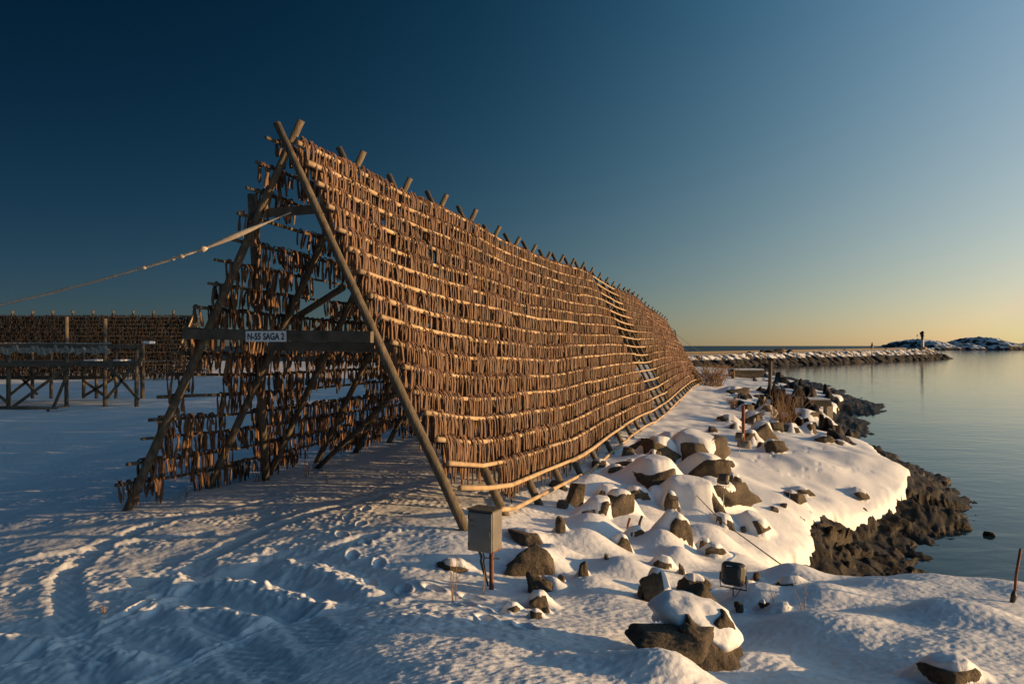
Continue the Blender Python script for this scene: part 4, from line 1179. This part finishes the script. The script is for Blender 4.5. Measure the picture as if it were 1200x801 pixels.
# ------------------------------------------------------------------ plank staging with nets
def staging():
    y = 31.5; k = y / F
    X = lambda u: (u - 600) * k
    Z = lambda v: EYE - (v - HOR) * k
    e = thing('drying_staging', 'flat timber drying staging on crossed posts standing in shaded snow', 'staging', (X(84), y, -.3))
    o = np.array([X(84), y, -.3])
    def post(u, v0, v1, dy=0, r=.09, mt='wood_grey'): m = MB(); xx = (u - 600) * (y + dy) / F; m.tube([np.array([xx, y + dy, Z(v1) - .3]) - o, np.array([xx, y + dy, Z(v0)]) - o], r, 9, wob=.03); m.build('post', M[mt], e, True)
    for u, v0 in ((10, 402), (78, 371), (123, 373), (160, 403), (-50, 402)): post(u, v0, 477 if u < 100 else 470)
    for u, v0 in ((167, 403),): post(u, v0, 462, 1.5, .1)
    for u in (-60, 38, 60, 98, 113, 136): post(u, 405, 466, 3.6, .08, 'wood_dark')
    def beam(u0, v0, u1, v1, dy, w=.12, h=.2, nm='beam', mt='wood_dark'): m = MB(); kk = (y + dy) / F; m.bar(np.array([(u0 - 600) * kk, y + dy, Z(v0)]) - o, np.array([(u1 - 600) * kk, y + dy, Z(v1)]) - o, w, h); m.build(nm, M[mt], e)
    beam(-70, 404, 168, 406, -.14); beam(-70, 407, 168, 406, 3.5); beam(-70, 427, 166, 426, -.15, .12, .2); beam(-70, 429, 166, 428, 3.45); beam(-70, 446, 130, 446, 3.4, .1, .16)
    beam(-70, 405, -70, 406.1, 0, .1, .1)
    for (a, b, c_, d) in ((127, 428, 163, 468), (165, 419, 125, 466), (85, 425, 15, 476), (78, 440, 62, 478), (-45, 428, 8, 470)): beam(a, b, c_, d, -.28, .06, .13, 'brace', 'wood_grey')
    for (a, b, c_, d) in ((98, 450, 126, 472), (135, 446, 98, 470), (20, 440, 44, 468), (46, 438, 12, 468)): beam(a, b, c_, d, 3.2, .06, .13, 'brace')
    # deck planks and snow left on them
    m = MB()
    for j in range(9): m.box((X(45) - o[0], .35 * j + .2, Z(424) - o[2]), (X(166) - X(-70), .26, .05), 0, .005)
    m.build('deck', M['wood_dark'], e)
    for u0, u1 in ((86, 100), (121, 130)):
        m = MB(); m.box(((X(u0) + X(u1)) / 2 - o[0], 1.2, Z(422.5) - o[2]), (X(u1) - X(u0), .9, .07), 0, .03); m.build('snow_patch', M['snow'], e)
    m = MB(); m.box((X(165) - o[0], .7, Z(401) - o[2]), (.34, .5, .12), 0, .05); m.build('snow_patch', M['snow'], e)
    # nets thrown over the top beam
    x0, x1 = X(-60), X(131); nx, nz_ = 220, 14
    xs = np.linspace(x0, x1, nx); t = np.linspace(0, 1, nz_)
    XX, TT = np.meshgrid(xs, t)
    drop = .50 + .16 * fbm2(XX * 1.7, XX * 0 + 3, 3, 7)
    YY = -.10 - .10 * np.sin(np.minimum(TT * 3, PI / 2)) + .05 * fbm2(XX * 7, TT * 1.2, 2, 9)
    ZZ = Z(402.5) + .05 - TT * drop
    V = np.stack([XX - 0, YY + y, ZZ], -1).reshape(-1, 3); idx = np.arange(nx * nz_).reshape(nz_, nx)
    q = np.stack([idx[:-1, :-1], idx[1:, :-1], idx[1:, 1:], idx[:-1, 1:]], -1).reshape(-1, 4)
    ob = link('fishing_net', mesh_np('fishing_net', V - np.array([x0, y, 0]), q, M['net']), None, (x0, y, 0)); tag(ob, 'bleached fishing nets draped along the top beam of the staging', 'net')
    md = ob.modifiers.new('thickness', 'SOLIDIFY'); md.thickness = .04
    p = pt(30, 478, 30.5); m = MB(); m.tube([(-3.4, 0, .05), (0, .05, .06), (1.4, 0, .02)], .09, 9, wob=.05); tag(m.build('log', M['wood_dark'], None, True), 'long dark log lying on the snow in front of the staging', 'log').location = (p[0], p[1], gz(p[0], p[1]))
    p = pt(67, 482, 29.6); m = MB(); m.bar((-.4, -.2, .12), (.4, .2, .2), .3, .05); m.bar((-.32, -.15, -.1), (-.3, -.12, .1), .08, .08); m.bar((.3, .15, -.1), (.3, .15, .16), .08, .08)
    tag(m.build('wooden_pallet', M['wood_dark'], None), 'broken wooden trestle board lying in snow before the staging', 'board').location = (p[0], p[1], gz(p[0], p[1]))
staging()

# ------------------------------------------------------------------ mast at the far end of the rack
def mast():
    top = pt(791, 387, 61); fa = pt(801, 416, 60); fb = pt(787, 418, 61)
    e = thing('lattice_mast', 'slender lattice mast with guy wires behind the far end of the rack', 'mast', (fa[0], fa[1], -1.2))
    o = np.array([fa[0], fa[1], -1.2])
    A = fa.copy(); A[2] = -1.4; B = A + np.array([-.9, .2, 0]); d = top - A
    m = MB(); m.tube([A - o, top - o], .05, 6); m.build('upright', M['paint_black'], e); m = MB(); m.tube([B - o, top + np.array([-.35, 0, 0]) - o], .05, 6); m.build('upright', M['paint_black'], e)
    m = MB()
    for t in np.linspace(.1, 1, 11): m.tube([A + d * t - o, B + (top + np.array([-.35, 0, 0]) - B) * (t - .03) - o], .03, 5)
    m.build('rung', M['paint_black'], e)
    for (u, v, yy) in ((829, 417, 72), (815, 417, 72)):
        m = MB(); q = pt(u, v, yy); a = top - np.array([.3, 0, .0 if u > 820 else .6]); m.tube([a - o, (a + q) / 2 - o - np.array([0, 0, .15]), q - o], .018, 5); m.build('guy_wire', M['paint_black'], e)
    m = MB(); q = pt(781, 380, 60); m.tube([top - o, q - o], .018, 5); m.build('guy_wire', M['paint_black'], e)
mast()

# ------------------------------------------------------------------ breakwater, beacons, islet
def breakwater():
    P0 = np.array([-22., 104.]); P1 = np.array([36., 157.]); P2 = np.array([168., 280.])
    L1 = np.linalg.norm(P1 - P0); L2 = np.linalg.norm(P2 - P1)
    s = np.arange(0, L1 + L2 + 9, .42); w = np.linspace(-13, 13, 74)
    def pos(s):
        a = np.clip(s / L1, 0, 1)[:, None]; b = ((s - L1) / L2)[:, None]
        return np.where(s[:, None] < L1, P0 + (P1 - P0) * a, P1 + (P2 - P1) * b)
    C_ = pos(s); D = (P2 - P1) / L2; Nn = np.array([D[1], -D[0]])
    S, Wd = np.meshgrid(s, w, indexing='ij')
    x = C_[:, 0][:, None] + Nn[0] * Wd; y = C_[:, 1][:, None] + Nn[1] * Wd
    tip = np.maximum(0, S - (L1 + L2 - 4)); rad = np.sqrt(np.maximum(np.abs(Wd), 0)**2 + (tip * 1.0)**2)
    crest = np.interp(S, [0, L1, L1 + L2], [-.5, .15, 1.15])
    flat = 4.6
    f1, f2, cid = worley2(x / 2.4, y / 2.4, 3); dome = np.sqrt(np.maximum(0, 1 - f1**2))
    lump = .75 * dome * smooth(0, .2, f2 - f1) + .8 * (cid - .5)
    slope = smooth(flat - .5, flat + .8, rad)
    z = crest - np.maximum(0, rad - flat) * .62 + lump * slope * 1.25 - .3 * slope
    z = np.where((Wd > flat - 1.2) & (Wd < flat) & (S < L1 + 95), crest + .0, z)
    V = np.stack([x, y, z], -1).reshape(-1, 3); n, m_ = x.shape; idx = np.arange(n * m_).reshape(n, m_)
    q = np.stack([idx[:-1, :-1], idx[:-1, 1:], idx[1:, 1:], idx[1:, :-1]], -1).reshape(-1, 4)[:, ::-1]
    e = thing('breakwater', 'long stone breakwater with snowy boulder face across the harbour mouth', 'breakwater', (36, 157, SEA))
    o = link('stone_bank', mesh_np('stone_bank', V - np.array([36, 157, SEA]), q, M['armour']), e)
    # low wall on the far edge of the crest and the bare road in front of it
    mb = MB(); A = P0 - Nn * 4.2; B = P1 - Nn * 4.2; C2 = P1 + (P2 - P1) * .97 - Nn * 4.2
    off = np.array([36, 157, SEA])
    def p3(p, z): return np.array([p[0], p[1], z]) - off
    mb.bar(p3(A, .1), p3(B, .75), .5, .8); mb.bar(p3(B, .75), p3(C2, 1.5), .5, .7); mb.build('sea_wall', M['wood_dark'], e)
    mb = MB(); A = P1 + (P2 - P1) * .0 ; mb.bar(p3(A, .35), p3(P1 + (P2 - P1) * .985, 1.36), 4.2, .12); mb.build('crest_road', M['concrete'], e)
breakwater()
def rock_row():
    for k, (u, w) in enumerate(((894, 2.2), (905, 4.0), (911, 3.4), (926, 2.2))):
        p = pt(u, 411.5, 190); e = thing('boulder', ['small dark boulder, yard-side end of four on the breakwater wall', 'largest dark boulder heaped on the breakwater wall', 'dark boulder touching the largest one on the breakwater wall', 'lone low boulder on the breakwater wall, seaward of the larger pair'][k], 'boulder', (p[0], p[1], .95))
        V, _, Fc, _ = boulder_shape(700 + k, 3); link('stone', mesh_np('stone', V * np.array([w / 2, .9, .75]), Fc, M['boulder']), e)
rock_row()
def beacon():
    p = pt(1081, 407.5, 262); z0 = 1.7
    e = thing('beacon', 'harbour light tower with a dark head on the breakwater tip', 'beacon', (p[0], p[1], z0))
    def lathe(nm, prof, mt, sides=16):
        m = MB(); vs = [(r * math.cos(2 * PI * k / sides), r * math.sin(2 * PI * k / sides), z) for r, z in prof for k in range(sides)]
        fs = [(l*sides + k, l*sides + (k+1) % sides, (l+1)*sides + (k+1) % sides, (l+1)*sides + k) for l in range(len(prof) - 1) for k in range(sides)]
        fs += [tuple(range(sides - 1, -1, -1)), tuple((len(prof) - 1) * sides + k for k in range(sides))]
        m.add(vs, fs); return m.build(nm, M[mt], e, False)
    lathe('plinth', [(1.5, -.6), (1.5, .35), (1.2, .5)], 'concrete')
    lathe('lower_column', [(.55, .45), (.5, 3.4)], 'paint_white'); lathe('upper_column', [(.52, 3.4), (.5, 4.6)], 'paint_black')
    lathe('gallery', [(.85, 4.55), (.85, 4.75)], 'paint_black'); lathe('lantern', [(.62, 4.75), (.62, 5.9), (.75, 5.95), (.3, 6.5), (.08, 6.6)], 'paint_black')
    m = MB(); m.box((-.75, -.2, 5.6), (.5, .5, 1.0), 0, .03); m.build('signal_box', M['paint_black'], e)
    p = pt(1022, 406.5, 235); e2 = thing('marker', 'small dark cone-topped marker on the breakwater crest', 'marker', (p[0], p[1], 1.6))
    m = MB(); m.tube([(0, 0, 0), (0, 0, 1.2)], .45, 8); m.build('plinth', M['concrete'], e2); m = MB(); m.tube([(0, 0, 1.2), (0, 0, 2.3)], [.35, .08], 8); m.build('topmark', M['paint_black'], e2)
    p = pt(1075, 394, 900); e3 = thing('navigation_mast', 'thin pale navigation mast on the hump of the islet', 'mast', (p[0], p[1], 10))
    m = MB(); m.tube([(0, 0, 0), (0, 0, 6.8)], .35, 8); m.build('pole', M['paint_white'], e3); m = MB(); m.box((0, 0, 6.2), (1.6, .5, 2.6), 0, .05); m.build('board', M['paint_white'], e3)
beacon()
def islet():
    def height(u):
        t = 0
        for c0, w, h in ((1074, 20, 12), (1062, 12, 5), (1108, 13, 8.5), (1145, 20, 14.5), (1130, 12, 7), (1163, 10, 6), (1184, 14, 4.6), (1200, 12, 6.5), (1230, 25, 9), (1280, 30, 6)):
            t = t + (h * np.maximum(0, 1 - ((u - c0) / w)**2)**.75)**3
        return t**(1 / 3)
    us = np.linspace(1046, 1320, 640); ds = np.linspace(-1, 1, 90)
    U, Dn = np.meshgrid(us, ds, indexing='ij')
    y = 900 + Dn * 70; x = (U - 600) / F * 900
    hh = height(U) * 900 / F
    z = SEA - 1.5 + (hh + 1.3) * np.sqrt(np.maximum(0, 1 - Dn**2)) + 1.6 * fbm2(x / 9, y / 9, 4, 5) * (hh > .5) + .8 * (worley2(x / 5, y / 5, 2)[2] - .5) * (hh > .5)
    V = np.stack([x, y, z], -1).reshape(-1, 3); n, m_ = x.shape; idx = np.arange(n * m_).reshape(n, m_)
    q = np.stack([idx[:-1, :-1], idx[:-1, 1:], idx[1:, 1:], idx[1:, :-1]], -1).reshape(-1, 4)
    tag(link('islet_hills', mesh_np('islet_hills', V, q, M['islet'])), 'snow-flecked rocky islet on the horizon', kind='structure')
islet()

# ------------------------------------------------------------------ light, sky, camera
SUN_EL, SUN_AZ = math.radians(6.6), math.radians(95)       # azimuth clockwise from the view direction (+Y)
sx, sy, sz = math.sin(SUN_AZ) * math.cos(SUN_EL), math.cos(SUN_AZ) * math.cos(SUN_EL), math.sin(SUN_EL)
W = bpy.data.worlds.new('World'); SC.world = W; W.use_nodes = True; nt = W.node_tree
sky = nt.nodes.new('ShaderNodeTexSky'); sky.sky_type = 'NISHITA'; sky.sun_disc = False; sky.sun_elevation = SUN_EL; sky.sun_rotation = SUN_AZ
sky.air_density = .8; sky.dust_density = .3; sky.ozone_density = 2.0; sky.altitude = 0
bg = nt.nodes['Background']; SKY = .064; bg.inputs['Strength'].default_value = SKY
# a clear, dry winter sky: deep away from the sun, pale and warm towards it (a function of the angle to the sun)
tc = nt.nodes.new('ShaderNodeTexCoord'); dt = N(nt, 'ShaderNodeVectorMath', operation='DOT_PRODUCT'); nt.links.new(tc.outputs['Generated'], dt.inputs[0]); dt.inputs[1].default_value = (math.sin(SUN_AZ), math.cos(SUN_AZ), 0)
def mth(op, a, b=None):
    n = N(nt, 'ShaderNodeMath', operation=op)
    for k, v in enumerate((a, b)):
        if v is None: continue
        if isinstance(v, (int, float)): n.inputs[k].default_value = v
        else: nt.links.new(v, n.inputs[k])
    return n.outputs[0]
d8 = mth('MINIMUM', mth('MULTIPLY', mth('TANH', mth('MULTIPLY', dt.outputs['Value'], 1.25)), .8), .5)
sxyz = nt.nodes.new('ShaderNodeSeparateXYZ'); nt.links.new(tc.outputs['Generated'], sxyz.inputs[0])
zz = mth('MINIMUM', mth('MAXIMUM', sxyz.outputs['Z'], 0.0), .70); zd = mth('MULTIPLY', zz, d8)
sep = nt.nodes.new('ShaderNodeSeparateColor'); nt.links.new(sky.outputs['Color'], sep.inputs[0]); cmb = nt.nodes.new('ShaderNodeCombineColor')
for ch, (kk, bb, qq, rr_, top) in enumerate(((-.70, 2.56, -3.43, 6.55, .74), (-.75, 2.01, -1.08, 3.31, .62), (-.76, 1.42, -.52, 3.33, .55))):
    e1 = mth('POWER', mth('MULTIPLY', sep.outputs[ch], .1), .7)
    e2 = mth('EXPONENT', mth('ADD', mth('ADD', mth('MULTIPLY', d8, bb), kk), mth('ADD', mth('MULTIPLY', zz, qq), mth('MULTIPLY', zd, rr_))))
    nt.links.new(mth('MULTIPLY', mth('MINIMUM', mth('MULTIPLY', e1, e2), top), 10.0), cmb.inputs[ch])
nt.links.new(cmb.outputs[0], bg.inputs['Color'])
L = bpy.data.lights.new('sun', 'SUN'); L.energy = 4.5; L.angle = math.radians(.5); L.color = (1.0, .60, .26)
lo = bpy.data.objects.new('sun', L); COL.objects.link(lo)
from mathutils import Vector
lo.rotation_euler = Vector((sx, sy, sz)).to_track_quat('Z', 'Y').to_euler(); lo.location = (60, -15, 20)
cam = bpy.data.cameras.new('camera'); cam.sensor_width = 36; cam.lens = 24.0; cam.clip_start = .05; cam.clip_end = 80000; cam.shift_y = 4.5 / 1200
co = bpy.data.objects.new('camera', cam); COL.objects.link(co); co.location = (0, 0, EYE); co.rotation_euler = (PI / 2, 0, 0); SC.camera = co
vs = SC.view_settings; vs.view_transform = 'Standard'; vs.look = 'None'; vs.exposure = .65; vs.gamma = 1; vs.use_curve_mapping = False
SC.cycles.use_denoising = True
SC.cycles.max_bounces = 5; SC.cycles.diffuse_bounces = 3; SC.cycles.glossy_bounces = 3
